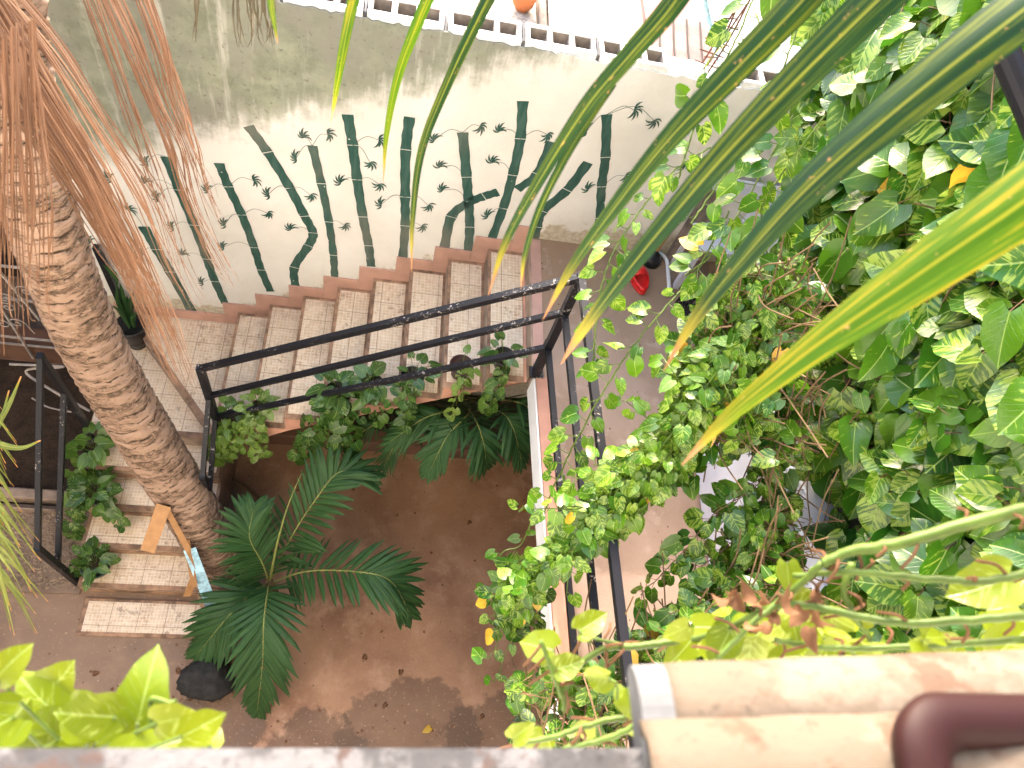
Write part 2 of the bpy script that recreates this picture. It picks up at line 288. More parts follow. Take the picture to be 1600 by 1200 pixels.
# ------------------------------------------------------------ mesh building and tagging
BASE = {}
class M:
    def __init__(s): s.v = []; s.f = []; s.uv = []; s.c = []; s.hasuv = False
    def add(s, vs, fs, uvs=None, col=(0, 0, .5)):
        o = len(s.v); s.v += [tuple(p) for p in vs]; s.f += [tuple(i + o for i in f) for f in fs]
        s.uv += uvs if uvs else [(0, 0)] * len(vs); s.c += [col] * len(vs) if not isinstance(col, list) else col
    def box(s, a, b, bev=0):
        (x0, y0, z0), (x1, y1, z1) = a, b
        x0, x1 = min(x0, x1), max(x0, x1); y0, y1 = min(y0, y1), max(y0, y1); z0, z1 = min(z0, z1), max(z0, z1)
        if bev:
            e = bev; P = []
            for (xa, ya, xb, yb, zz) in ((x0 + e, y0 + e, x1 - e, y1 - e, z0), (x0, y0, x1, y1, z0 + e), (x0, y0, x1, y1, z1 - e), (x0 + e, y0 + e, x1 - e, y1 - e, z1)):
                P += [(xa, ya, zz), (xb, ya, zz), (xb, yb, zz), (xa, yb, zz)]
            fs = [(3, 2, 1, 0), (12, 13, 14, 15)]
            for l in range(3):
                for i in range(4): j = (i + 1) % 4; fs.append((l * 4 + i, l * 4 + j, l * 4 + 4 + j, l * 4 + 4 + i))
            s.add(P, fs); return s
        s.add([(x0, y0, z0), (x1, y0, z0), (x1, y1, z0), (x0, y1, z0), (x0, y0, z1), (x1, y0, z1), (x1, y1, z1), (x0, y1, z1)],
              [(3, 2, 1, 0), (4, 5, 6, 7), (0, 1, 5, 4), (1, 2, 6, 5), (2, 3, 7, 6), (3, 0, 4, 7)]); return s
    def prism(s, poly, d):                                # polygon of 3D points extruded by vector d
        n = len(poly); P = [V(p) for p in poly] + [V(p) + V(d) for p in poly]
        s.add(P, [tuple(range(n))[::-1], tuple(range(n, 2 * n))] + [(i, (i + 1) % n, n + (i + 1) % n, n + i) for i in range(n)]); return s
    def tube(s, path, r, n=8, cap=True, square=False, col=(0, 0, .5)):
        P = [V(p) for p in path]; rs = r if isinstance(r, (list, tuple)) else [r] * len(P)
        t0 = (P[1] - P[0]).normalized(); up = V((0, 0, 1)) if abs(t0.z) < .9 else V((0, 1, 0)); sd = t0.cross(up).normalized(); vs = []
        for i, p in enumerate(P):
            t = (P[min(i + 1, len(P) - 1)] - P[max(i - 1, 0)]).normalized(); sd = (sd - t * sd.dot(t)).normalized(); u = sd.cross(t)
            for k in range(n):
                a = 2 * math.pi * (k + (.5 if square else 0)) / n; vs.append(p + (sd * math.cos(a) + u * math.sin(a)) * rs[i] * (1.414 if square and n == 4 else 1))
        fs = [(i * n + k, i * n + (k + 1) % n, (i + 1) * n + (k + 1) % n, (i + 1) * n + k) for i in range(len(P) - 1) for k in range(n)]
        if cap: fs += [tuple(range(n))[::-1], tuple(range((len(P) - 1) * n, len(P) * n))]
        s.add(vs, fs, None, col); return s
    def bar(s, a, b, r=.018): return s.tube([a, b], r, 4, square=True)
    def lathe(s, c, prof, n=24, ax=None):
        vs = []; c = V(c)
        for r, z in prof:
            for k in range(n): a = 2 * math.pi * k / n; vs.append(c + V((r * math.cos(a), r * math.sin(a), z)))
        s.add(vs, [(i * n + k, i * n + (k + 1) % n, (i + 1) * n + (k + 1) % n, (i + 1) * n + k) for i in range(len(prof) - 1) for k in range(n)] + [tuple(range(n))[::-1]]); return s
    def build(s, name, mat, parent=None, smooth=False, loc=None):
        me = bpy.data.meshes.new(name); o = bpy.data.objects.new(name, me); COL.objects.link(o)
        if parent is not None: o.parent = parent; base = BASE[parent]
        else:
            if loc is None: a = np.array(s.v); base = V(((a[:, 0].min() + a[:, 0].max()) / 2, (a[:, 1].min() + a[:, 1].max()) / 2, a[:, 2].min()))
            else: base = V(loc)
            o.location = base
        BASE[o] = base; b = np.array(base)
        vs = (np.array(s.v) - b); me.from_pydata(vs.tolist(), [], s.f); me.materials.append(MAT[mat])
        li = np.empty(len(me.loops), dtype=np.int32); me.loops.foreach_get('vertex_index', li)
        if any(u != (0, 0) for u in s.uv[:200]):
            ul = me.uv_layers.new(name='UVMap'); ul.data.foreach_set('uv', np.array(s.uv, dtype=np.float32)[li].ravel())
        ca = me.color_attributes.new('tint', 'FLOAT_COLOR', 'POINT'); cc = np.ones((len(s.v), 4), dtype=np.float32); cc[:, :3] = np.array(s.c); ca.data.foreach_set('color', cc.ravel())
        if smooth: me.polygons.foreach_set('use_smooth', [True] * len(me.polygons))
        me.update(); return o

def thing(name, label, cat, loc, group=None):
    o = bpy.data.objects.new(name, None); COL.objects.link(o); o.empty_display_size = .1; o.location = V(loc); BASE[o] = V(loc)
    o['label'] = label; o['category'] = cat
    if group: o['group'] = group
    return o
def tag(o, label, cat, group=None):
    o['label'] = label; o['category'] = cat
    if group: o['group'] = group
    return o
def struct(o): o['kind'] = 'structure'; return o

# ---- leaves
def leaf_tmpl(rows, cols=5):
    vv = np.array({6: [0, .1, .3, .58, .85, 1], 9: [0, .05, .13, .28, .45, .62, .78, .91, 1], 15: [0, .02, .06, .11, .18, .26, .35, .45, .55, .65, .74, .83, .91, .97, 1]}[rows])
    hw = np.interp(vv, [0, .03, .08, .15, .25, .35, .45, .55, .65, .75, .84, .91, .96, 1], [.20, .32, .40, .45, .48, .48, .46, .42, .36, .28, .19, .10, .04, .0])
    ss = np.linspace(-1, 1, cols); S_, V_ = np.meshgrid(ss, vv); W = hw[:, None] * S_
    Yb = V_ - .17 * np.abs(S_) ** 1.5 * (1 - V_) ** 2.2
    return S_, V_, W, Yb
LT = {6: leaf_tmpl(6), 9: leaf_tmpl(9), 15: leaf_tmpl(15, 9)}
LF = {r: [(i * c + j, i * c + j + 1, (i + 1) * c + j + 1, (i + 1) * c + j) for i in range(r - 1) for j in range(c - 1)] for r, c in ((6, 5), (9, 5), (15, 9))}
def add_leaf(m, pos, tipdir, nrm, size, tint, rows=6, fold=None, curl=None):
    S_, V_, W, Yb = LT[rows]
    Y = V(tipdir).normalized(); N = V(nrm); N = (N - Y * N.dot(Y))
    if N.length < 1e-3: N = Y.orthogonal()
    N.normalize(); X = Y.cross(N)
    fold = U(.02, .45) if fold is None else fold; curl = U(.0, .5) if curl is None else curl
    p1, p2 = R() * 6, R() * 6; wav = U(.005, .03) * np.sin(V_ * 8 + p1 + S_ * 2) * np.abs(S_); asp = U(.72, 1.02); bend = U(-.14, .14)
    Z = fold * np.abs(W) ** 1.3 - curl * V_ ** 2 * .6 - .25 * (1 - V_) ** 3 * np.abs(S_) * fold + wav
    Xo = asp * W * (1 + .05 * np.sin(V_ * 14 + p2)) + bend * V_ ** 2
    A = (np.array(pos)[None] + size * (Xo.ravel()[:, None] * np.array(X)[None] + Yb.ravel()[:, None] * np.array(Y)[None] + Z.ravel()[:, None] * np.array(N)[None]))
    uv = np.stack([.5 + W.ravel(), V_.ravel()], 1)
    m.add(A.tolist(), LF[rows], [tuple(q) for q in uv.tolist()], tint)
def tint(y=(0, .5), g=(0, 1), old=.02):
    if R() < old: return (1.25, .2, R())
    return (U(*y), U(*g), R())
def vine(ml, ms, path, size, sp=.05, out=V((0, 0, 1)), rad=.0025, pet=.5, y=(0, .5), g=(0, 1), rows=6, spread=.7, down=.5, old=.015, jit=0):
    P = cr(path, 10)
    if jit: P = [p + rv(jit) for p in P]
    if ms: ms.tube(P, rad, 5)
    acc = 0; side = 1
    for i in range(1, len(P)):
        seg = P[i] - P[i - 1]; acc += seg.length
        while acc > sp:
            acc -= sp * U(.7, 1.3); side = -side
            t = seg.normalized() if seg.length > 1e-6 else V((1, 0, 0)); o = V(out).normalized()
            sd = t.cross(o).normalized() * side
            pd = (sd * spread + o * .6 + t * .4 + rv(.35)).normalized(); sz = size * U(.65, 1.25)
            p0 = P[i] - seg * R(); p1 = p0 + pd * sz * pet
            if ms: ms.tube([p0, p0.lerp(p1, .5) + V((0, 0, -.004)), p1], rad * .6, 4, cap=False)
            td = (sd * .6 + t * .3 + V((0, 0, -down)) + rv(.5)); nn = o + rv(.45)
            add_leaf(ml, p1, td, nn, sz, tint(y, g, old), rows)

# ---- palm frond with leaflets on both sides
def blade(m, path, widths, nrm, fold=.3, tn=(0, 0, .5), bend=None):
    P = [V(p) for p in path]; n = len(P); vs = []; uv = []; acc = [0]
    for i in range(1, n): acc.append(acc[-1] + (P[i] - P[i - 1]).length)
    for i, p in enumerate(P):
        t = (P[min(i + 1, n - 1)] - P[max(i - 1, 0)]).normalized(); N = V(nrm[i] if isinstance(nrm, list) else nrm); N = (N - t * N.dot(t)).normalized(); X = t.cross(N)
        w = widths[i] * .5
        for s_ in (-1, -.5, 0, .5, 1): vs.append(p + X * (s_ * w) - N * (abs(s_) * fold * w)); uv.append((.5 + s_ * .5, acc[i] / acc[-1]))
    m.add(vs, [(i * 5 + j, i * 5 + j + 1, i * 5 + 6 + j, i * 5 + 5 + j) for i in range(n - 1) for j in range(4)], uv, tn)
def frond(parent, path, n=26, L=.34, wd=.028, start=.12, mat='palm', r0=.008, name='frond', ang=50, droop=.35, up=V((0, 0, 1)), prof=None, dens=1, tip_split=True):
    P = cr(path, 10); m = M(); mr = M(); mr.tube(P, [r0 * (1 - .8 * i / (len(P) - 1)) for i in range(len(P))], 6)
    for k in range(n):
        f = start + (1 - start) * (k / (n - 1)); x = f * (len(P) - 1); i = min(int(x), len(P) - 2); p = P[i].lerp(P[i + 1], x - i); t = (P[i + 1] - P[i]).normalized()
        ll = L * (prof(f) if prof else (math.sin(math.pi * min(1, .18 + f * .75)) ** .7))
        an = math.radians(ang * (1.15 - .75 * f) + U(-5, 5))
        sd = t.cross(up).normalized(); u2 = sd.cross(t).normalized()
        for s_ in (-1, 1):
            d0 = (t * math.cos(an) + sd * s_ * math.sin(an) + u2 * U(.05, .22)).normalized(); l2 = ll * U(.88, 1.08); pts = []
            for q in range(6):
                g = q / 5; pts.append(p + d0 * l2 * g + V((0, 0, -1)) * droop * l2 * g * g + rv(.003 * g))
            w_ = [wd * a for a in (.45, .9, 1, .9, .6, .08)]
            blade(m, pts, w_, u2 + rv(.15), .35, (U(0, .6), U(0, 1), R()))
    o = m.build(name, mat, parent); mr.build('rachis', 'rachis', o, smooth=True); return o

# ============================================================ THE SETTING
struct(M().box((-9, -9, -.3), (12, 12, -.004)).build('ground', 'concrete'))
struct(M().box((-2.6, -4.2, -.003), (3.25, -.0, 0)).build('courtyard_floor', 'floor'))
struct(M().box((-1.4, .19, -.003), (12, 12, 2.9)).build('raised_ground', 'gravel'))

# garden wall
gw = thing('garden_wall', 'tall off-white stained wall painted with green bamboo, topped by hollow blocks', 'wall', (.9, .08, 0))
M().box((-1.42, .012, 0), (3.29, .175, 3.84)).build('wall_core', 'concrete', gw)
pl = M(); nx, nz = 180, 3
xs = [-1.42 + 4.71 * i / nx for i in range(nx + 1)]; vs = []
for i, x in enumerate(xs):
    zt = 4.02 + U(-.012, .008)
    vs += [(x, 0, 0), (x, 0, zt), (x, .0112, zt), (x, .0112, 0)]
pl.add(vs, [(i * 4 + a, i * 4 + b, i * 4 + 4 + b, i * 4 + 4 + a) for i in range(nx) for a, b in ((0, 1), (1, 2), (2, 3), (3, 0))] + [(0, 1, 2, 3), tuple(nx * 4 + q for q in (3, 2, 1, 0))])
pl.build('plaster_face', 'wall', gw)
def cblock(x0, L, holes, z0=3.842, z1=4.052, y0=.012, y1=.172, parent=None):
    m = M(); tw = .028; hl = (L - tw * (holes + 1)) / holes; e = .004
    m.box((x0 + .004, y0, z0), (x0 + L - .004, y0 + tw, z1), e); m.box((x0 + .004, y1 - tw, z0), (x0 + L - .004, y1, z1), e)
    for k in range(holes + 1):
        a = x0 + k * (hl + tw); m.box((a + (.006 if k == 0 else 0), y0 + tw, z0), (a + tw - (.006 if k == holes else 0), y1 - tw, z1 - .003 - R() * .004), .003)
    ob = m.build('concrete_block', 'block', parent)
    h = M()
    h.box((x0 + tw, y0 + tw, z0 - .001), (x0 + L - tw, y1 - tw, z0 + .06)); 
    for k in range(holes):
        a = x0 + tw + k * (hl + tw)
        for b1, b2 in (((a, y0 + tw, z0 + .06), (a + .002, y1 - tw, z1 - .008)), ((a + hl - .002, y0 + tw, z0 + .06), (a + hl, y1 - tw, z1 - .008)), ((a + .002, y0 + tw, z0 + .06), (a + hl - .002, y0 + tw + .002, z1 - .008)), ((a + .002, y1 - tw - .002, z0 + .06), (a + hl - .002, y1 - tw, z1 - .008))): h.box(b1, b2)
    h.build('block_core', 'hollow', ob); return ob
x = -1.4
bx0 = ony(573, 20, .03).x
bl = []
for k in range(-4, 7):
    xx = bx0 + k * .413
    if k == 4: continue
    cblock(xx, .398, 3, parent=gw)
    m = M(); m.box((xx - .013, .016 + R() * .004, 3.842), (xx - .001, .168, 4.03 + U(-.02, .015)), .003).build('mortar_joint', 'mortar', gw)
# crumbling mortar lump where the steel bars rise
xr = bx0 + 4 * .413; m = M(); m.box((xr, .014, 3.842), (xr + .398, .17, 4.02), .012)
for k in range(16): a = V((xr + U(.03, .36), U(.04, .14), 4.02)); s_ = U(.015, .035); m.box(a - V((s_, s_, s_)), a + V((s_, s_, s_ * .7)), s_ * .4)
m.build('mortar_fill', 'block', gw)
# painted bamboo
def W(u, v, y=-.003): return ony(u, v, y)
ST = [([(224, 354), (245, 390), (266, 425), (300, 487)], 17), ([(259, 245), (280, 297), (303, 352), (323, 405), (336, 440), (352, 475)], 16), ([(342, 255), (357, 292), (378, 336), (397, 387), (408, 422), (423, 456)], 15),
      ([(388, 197), (418, 238), (453, 294), (476, 338), (489, 364), (482, 384), (460, 418), (462, 450)], 17), ([(488, 228), (502, 287), (514, 347), (521, 399), (523, 434)], 14),
      ([(543, 179), (551, 227), (558, 281), (567, 339), (576, 384), (580, 417)], 17), ([(640, 183), (634, 234), (633, 308), (633, 353), (629, 406)], 17), ([(723, 207), (729, 277), (732, 315), (734, 355), (731, 393)], 17),
      ([(694, 389), (705, 339), (732, 317), (756, 307), (779, 300)], 15), ([(808, 296), (839, 272), (862, 221)], 15), ([(817, 158), (813, 217), (801, 274), (786, 326), (765, 382)], 17),
      ([(919, 254), (886, 297), (848, 330), (839, 355), (833, 383)], 17), ([(948, 179), (946, 246), (940, 292), (937, 341), (929, 388)], 16)]
nodes = []
for pts, wd in ST:
    m = M(); cs = [W(*p) for p in pts]; nodes += cs[:-1]; C_ = cr(cs, 8); hw = wd / F * (cs[0] - CAM).dot(FWD) * .5; wv = U(0, 6)
    for i in range(len(pts) - 1):
        vs = []; seg = C_[i * 8:i * 8 + 9]
        for k, q in enumerate(seg):
            gi = i * 8 + k; t = (C_[min(gi + 1, len(C_) - 1)] - C_[max(gi - 1, 0)]).normalized(); sd = V((t.z, 0, -t.x))
            q = q + t * (.003 if k == 0 and i else 0) - t * (.003 if k == 8 else 0); bul = hw * (1.03 - .09 * math.sin(math.pi * k / 8)) + .0025 * math.sin(gi * 1.7 + wv)
            vs += [q - sd * (bul + U(0, .0015)), q + sd * (bul + U(0, .0015))]
        m.add(vs, [(k * 2, k * 2 + 1, k * 2 + 3, k * 2 + 2) for k in range(8)])
    m.build('painted_bamboo_stalk', 'paint', gw)
SP = [(475, 215), (463, 247), (512, 210), (396, 282), (418, 333), (420, 303), (455, 358), (533, 285), (485, 305), (538, 352), (592, 219), (578, 254), (592, 288), (596, 319), (679, 219), (688, 261), (692, 297), (669, 321), (659, 353),
      (750, 197), (781, 205), (770, 254), (763, 337), (855, 210), (917, 205), (991, 172), (1022, 188), (977, 275), (920, 295), (1069, 255), (230, 254), (173, 279), (228, 285), (247, 309), (203, 329), (352, 350), (270, 354), (142, 377), (350, 386), (288, 398), (222, 394), (325, 297), (317, 441)]
for u, v in SP:
    c = W(u, v); near = sorted(nodes, key=lambda q: (q - c).length)
    tgt = near[0] if (near[0] - c).length > .12 else near[0]
    m = M(); a0 = math.atan2(c.z - tgt.z, c.x - tgt.x) + U(-.5, .5)
    for k in range(6):
        a = a0 - 1.5 + 3.0 * k / 5 - .4; l = U(.038, .058); P = []
        for q in range(5):
            f = q / 4; aa = a - f * .9; P.append((c + V((math.cos(aa) * l * f, 0, math.sin(aa) * l * f * 1.45))))
        vs = []
        for q, p in enumerate(P): ww = (.0015, .0045, .0068, .005, .0004)[q]; t = (P[min(q + 1, 4)] - P[max(q - 1, 0)]).normalized(); s2 = V((t.z, 0, -t.x)); vs += [p - s2 * ww, p + s2 * ww]
        vs = [V((p.x, -.003 - .0002 * k, p.z)) for p in vs]
        m.add(vs, [(q * 2, q * 2 + 1, q * 2 + 3, q * 2 + 2) for q in range(4)])
    d = (tgt - c).length
    if d < .34:
        mid = c.lerp(tgt, .5) + V((0, 0, .28 * d)); P = cr([c, mid, tgt], 5); vs = []
        for q, p in enumerate(P): t = (P[min(q + 1, len(P) - 1)] - P[max(q - 1, 0)]).normalized(); s2 = V((t.z, 0, -t.x)) * .0017; vs += [V((p.x, -.0026, p.z)) - s2, V((p.x, -.0026, p.z)) + s2]
        m.add(vs, [(q * 2, q * 2 + 1, q * 2 + 3, q * 2 + 2) for q in range(len(P) - 1)])
    m.build('painted_leaf_sprig', 'paint', gw)

# ---- staircase
ZL, RZ, X0, T = 1.02, .17, -.334, .265
YS = -1.09
st = thing('staircase', 'turning staircase with mosaic tiled treads and salmon painted side against the mural wall', 'staircase', (0, -1, 0))
def X(k): return X0 + (k - 1) * T                         # nose of tread k
poly = []
for k in range(1, 9):
    poly += [(X(k), ZL + (k - 1) * RZ), (X(k), ZL + k * RZ)]
poly += [(X(9), ZL + 8 * RZ), (X(9), 2.40)]
poly = [(X(1), .86)] + poly[0:] + [(X(1) + .55, 1.33)]
m = M(); m.prism([(a, YS, z) for a, z in poly], (0, -YS - .001, 0)); m.build('upper_flight', 'pink', st)
def tread(x0, x1, y0, y1, z, e=(.028, .02, .022, .03), nose='x', parent=None):
    # brown edging frame with a tile panel set in it
    m = M(); l, r, b, f = e                                # left right back front
    zt = z + .006
    m.box((x0, y0, z), (x0 + l, y1, zt), .0015); m.box((x1 - r, y0, z), (x1, y1, zt), .0015)
    m.box((x0 + l, y1 - b, z), (x1 - r, y1, zt), .0015); m.box((x0 + l, y0, z), (x1 - r, y0 + f, zt), .0015)
    m.build('edging', 'trim', parent)
    M().box((x0 + l, y0 + f, z), (x1 - r, y1 - b, z + .004)).build('tile_panel', 'tile', parent)
for k in range(1, 9):
    z = ZL + k * RZ; t_ = M().box((X(k) - .002, YS - .004, z - .001), (X(k + 1) - .001, -.0155, z + .001)).build('tread', 'trim', st)
    tread(X(k) - .004, X(k + 1) - .002, YS - .006, -.016, z + .001, (.022, .022, .024, .045), parent=t_)
for k in range(1, 10):
    z0 = ZL + (k - 1) * RZ + (.008 if k > 1 else .008)
    M().box((X(k) - .006, YS - .003, z0), (X(k) + .002, -.016, ZL + k * RZ - .001)).build('riser', 'riser', st)
for k in range(1, 10):
    z1 = ZL + k * RZ + .115; xa = X(k) - .115; xb = X(k + 1) - .117
    if k == 9: xb = X(9) - .01
    M().box((xa, -.0148 if k % 2 else -.0136, ZL + (k - 1) * RZ - .02), (xb, -.0005, z1), .002).build('skirting_tile', 'skirt', st)
M().box((-1.3, -.0148, .95), (X(1) - .117, -.0005, 1.13), .002).build('skirting_tile', 'skirt', st)
# winder landing
M().box((-1.3, -.99, 0), (-.336, -.0155, .849)).build('landing_base', 'riser', st)
M().box((-1.3, -.992, .849), (-.338, -.0155, .853)).build('tile_panel', 'tile', st)
m = M(); m.prism([(-.3385, YS, .853), (-.3385, -.016, .853), (-1.24, -.016, .853)], (0, 0, .163)); lw = m.build('upper_landing_step', 'riser', st)
m = M(); m.prism([(-.34, YS - .003, 1.016), (-.34, -.0165, 1.016), (-1.243, -.0165, 1.016)], (0, 0, .004)); m.build('tile_panel', 'tile', lw)
dgn = (V((-1.24, -.016, 0)) - V((-.34, YS, 0))).normalized(); pn = V((dgn.y, -dgn.x, 0))
if pn.x < 0: pn = -pn
a = V((-.341, YS - .004, 1.0201)) ; b = V((-1.24, -.018, 1.0201))
m = M(); m.prism([a, b, b + V((.055, 0, 0)), a + V((0, .075, 0))], (0, 0, .004)); m.build('edging', 'trim', lw)
# lower flight
yf = [-.992, -1.24, -1.49, -1.75, -2.02]
M().box((-1.3, -1.001, .845), (-.336, -.953, .859), .002).build('edging', 'trim', st)
for i, z in enumerate((.68, .51, .34, .17)):
    y1, y0 = yf[i], yf[i + 1]
    t_ = M().box((-1.3, y0, 0), (-.336, y1, z)).build('tread', 'riser', st)
    m = M(); m.box((-1.302, y0 - .008, z - .012), (-.334, y0 + .03, z + .006), .002); m.box((-1.302, y0 + .03, z), (-1.275, y1, z + .006), .0015); m.box((-.36, y0 + .03, z), (-.334, y1, z + .006), .0015); m.build('edging', 'trim', t_)
    M().box((-1.275, y0 + .03, z), (-.36, y1, z + .004)).build('tile_panel', 'tile', t_)
    M().box((-1.3, y0 - .004, z - .15), (-.336, y0, z - .075)).build('riser_tile', 'trim', t_)
t_ = M().box((-1.27, -2.36, 0), (-.31, -2.075, .022), .004).build('tread', 'trim', st)
M().box((-1.235, -2.33, .022), (-.325, -2.1, .026)).build('tile_panel', 'tile', t_)

# ---- upper walkway
wk = struct(M().prism([(1.786, 0, 2.37), (1.80, -1.14, 2.37), (1.90, -3.6, 2.37), (3.3, -3.6, 2.37), (3.3, 0, 2.37)], (0, 0, .18)).build('walkway', 'walk'))
struct(M().prism([(1.79, -1.14, 2.36), (1.89, -3.6, 2.36), (1.905, -3.6, 2.36), (1.803, -1.145, 2.36)], (0, 0, .187)).build('walkway_edge', 'white'))
m = M(); m.prism([(1.803, -1.145, 2.551), (1.905, -3.6, 2.551), (1.985, -3.6, 2.551), (1.885, -1.145, 2.551)], (0, 0, .012)); struct(m.build('walkway_kerb', 'pink'))
m = M(); m.box((1.789, -1.10, 2.551), (1.86, -.02, 2.556)); struct(m.build('walkway_threshold', 'skirt'))
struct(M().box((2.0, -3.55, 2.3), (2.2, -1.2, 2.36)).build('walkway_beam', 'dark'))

# ---- house on the right, house on the left
hr = thing('house_wall', 'white rendered house wall behind the pothos on the right', 'wall', (3.4, -1.5, 0))
M().box((3.3, -4.85, 0), (3.5, 4.5, 7.5)).build('white_render', 'white', hr)
m = M(); nx_, nz_ = 26, 20; vs = []
for j in range(nz_ + 1):
    for i in range(nx_ + 1):
        y_ = -4.4 + 4.0 * i / nx_; z_ = 3.15 + 4.2 * j / nz_; ed = min(i, nx_ - i, j, nz_ - j) / 3; vs.append((3.297 - min(1, ed) * (.07 + .07 * math.sin(i * 1.3 + j) * math.cos(j * .9)) - (R() * .03 if ed > 0 else 0), y_ + U(-.04, .04), z_ + U(-.04, .04)))
m.add(vs, [(j * (nx_ + 1) + i, (j + 1) * (nx_ + 1) + i, (j + 1) * (nx_ + 1) + i + 1, j * (nx_ + 1) + i + 1) for j in range(nz_) for i in range(nx_)]); m.build('earth_covering', 'brown', hr)
hl_ = thing('house_left', 'dark shaded house front with a gate opening left of the stairs', 'house', (-2.6, 0, 0))
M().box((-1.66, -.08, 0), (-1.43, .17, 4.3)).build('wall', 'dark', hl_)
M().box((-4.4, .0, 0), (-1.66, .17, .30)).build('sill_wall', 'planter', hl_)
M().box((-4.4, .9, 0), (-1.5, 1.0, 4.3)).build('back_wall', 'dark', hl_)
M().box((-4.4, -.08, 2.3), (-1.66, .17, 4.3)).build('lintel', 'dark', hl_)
M().box((-4.6, -4.8, 0), (-4.4, 1.0, 6.8)).build('unseen_side_wall', 'dark', hl_)  # unseen wall, built tall to hold back skylight

hb = thing('unseen_balcony_house', 'unseen white house wall and roof overhang added behind and above the balcony to cut skylight', 'house', (.5, -4.9, 0))  # unseen wall and overhang around the camera, added to cut skylight
M().box((-4.6, -5.1, 0), (3.5, -4.9, 9.2)).build('wall', 'white', hb)  # unseen wall, added to cut skylight
M().box((-4.6, -4.9, 8.6), (3.5, -2.9, 8.8)).build('added_eaves', 'concrete', hb)
# iron gate
gt = thing('iron_gate', 'pale wrought iron gate with scrolls in the dark opening at the left', 'gate', (-2.2, -.02, .3))
m = M()
for z_ in (.34, .46, 1.06, 1.5, 2.2): m.bar((-3.4, -.03, z_), (-1.68, -.03, z_), .008)
for x_ in (-3.4, -2.6, -1.69): m.bar((x_, -.03, .32), (x_, -.03, 2.22), .012)
m.build('frame', 'iron', gt)
m = M(); m.bar(ony(0, 425, -.045), ony(62, 500, -.045), .008); m.bar(ony(0, 478, -.045), ony(52, 560, -.045), .008); m.build('diagonal_bar', 'iron', gt)
for cu, cv, s_ in ((8, 466, 1), (12, 480, -1), (26, 505, 1), (4, 506, -1), (-30, 490, 1), (40, 455, -1)):
    c = ony(cu, cv, -.055); P = []
    for q in range(22): a = q * .42; r = .07 * (1 - q / 24); P.append(c + V((s_ * math.cos(a) * r, 0, math.sin(a) * r)))
    P = [P[0] + V((s_ * .02, 0, -.14))] + P; M().tube(P, .005, 5).build('scroll', 'iron', gt)

# neighbour's yard beyond the wall
struct(M().box((-.5, .2, 2.9), (1.78, 3.5, 2.94)).build('gravel_path', 'gravel'))
nb = thing('tarpaulin', 'cream wrinkled tarpaulin spread on the ground beyond the wall', 'tarpaulin', (2.3, .8, 2.95))
m = M(); n1, n2 = 30, 24; vs = []
for j in range(n2 + 1):
    for i in range(n1 + 1):
        x_ = 1.86 + .62 * i / n1; y_ = .22 + 2.6 * j / n2; fo = .02 * math.sin(x_ * 30 + y_ * 4) + .015 * math.sin(x_ * 55 - y_ * 7) + U(0, .006); vs.append((x_, y_, 3.0 + abs(fo)))
m.add(vs, [(j * (n1 + 1) + i, j * (n1 + 1) + i + 1, (j + 1) * (n1 + 1) + i + 1, (j + 1) * (n1 + 1) + i) for j in range(n2) for i in range(n1)]); sh = m.build('sheet', 'tarp', nb, True)
tag(M().box((1.785, .22, 2.94), (1.85, 3.0, 3.02), .01).build('wooden_beam', 'plank'), 'brown weathered timber laid along the edge of the cream tarpaulin', 'beam')
bp = thing('block_pillar', 'stub of whitewashed hollow blocks beyond the wall beside the steel bars', 'pillar', (2.6, .6, 2.9))
for q, (xx, yy) in enumerate(((2.50, .62), (2.50, .40))): cblock(xx, .20, 1, 2.95, 3.55 - q * .12, yy, yy + .18, bp)
struct(M().box((2.72, .2, 2.9), (3.29, 3.5, 2.955)).build('terrace_floor', 'redfloor'))
# orange pot with shadow
pp = onz(815, 14, 2.94)
po = thing('flower_pot', 'small round orange clay pot on sunny gravel beyond the wall', 'pot', pp)
M().lathe(pp, [(.0, .0), (.05, 0), (.085, .05), (.10, .12), (.09, .18), (.075, .2), (.065, .2), (.07, .16), (.0, .15)], 20).build('body', 'terra', po, True)
M().lathe(pp, [(.078, .19), (.1, .195), (.1, .215), (.07, .215), (.066, .19)], 20).build('rim', 'terra', po, True)
# rebar and rods
rb = thing('steel_reinforcement', 'rusty cluster of reinforcing bars sticking up from the wall top', 'rebar', (xr + .2, .09, 4.0))
for k in range(4):
    a = V((xr + .19 + .035 * (k % 2), .07 + .05 * (k // 2), 4.0)); M().tube(cr([a, a + V((.035, .02, .25)), a + V((.02 + .03 * k, .06, .62))], 5), .0055, 6).build('bar', 'rust', rb)
for k, z_ in enumerate((4.06, 4.13, 4.2, 4.3)):
    c = V((xr + .22, .1, z_)); M().tube([c + V((-.09, -.01, .01)), c + V((.05, -.03, 0)), c + V((.055, .05, .01)), c + V((-.02, .05, 0))], .004, 5).build('tie', 'rust', rb)
for k in range(4):
    a = V((2.80 + .12 * k, .25, 2.96)); tag(M().tube(cr([a, a + V((.0, .5, .1)), a + V((-.03, 1.3, .05)), a + V((.05, 2.0, 0))], 6), .009, 6).build('rod', 'grille'),
        ['thin dark rod lying nearest the rusty bars on the red terrace', 'second thin dark rod on the red terrace, counted from the rusty bars', 'third thin dark rod on the red terrace, counted from the rusty bars', 'thin dark rod on the red terrace nearest the house wall'][k], 'rod', 'dark rods on the terrace beyond the wall')
tag(M().tube([ony(1098, -20, .25), ony(1105, 20, .25), ony(1122, 95, .2)], .014, 8).build('drain_pipe', 'blue'), 'slim bluish pipe standing beyond the wall beside the vines', 'pipe')

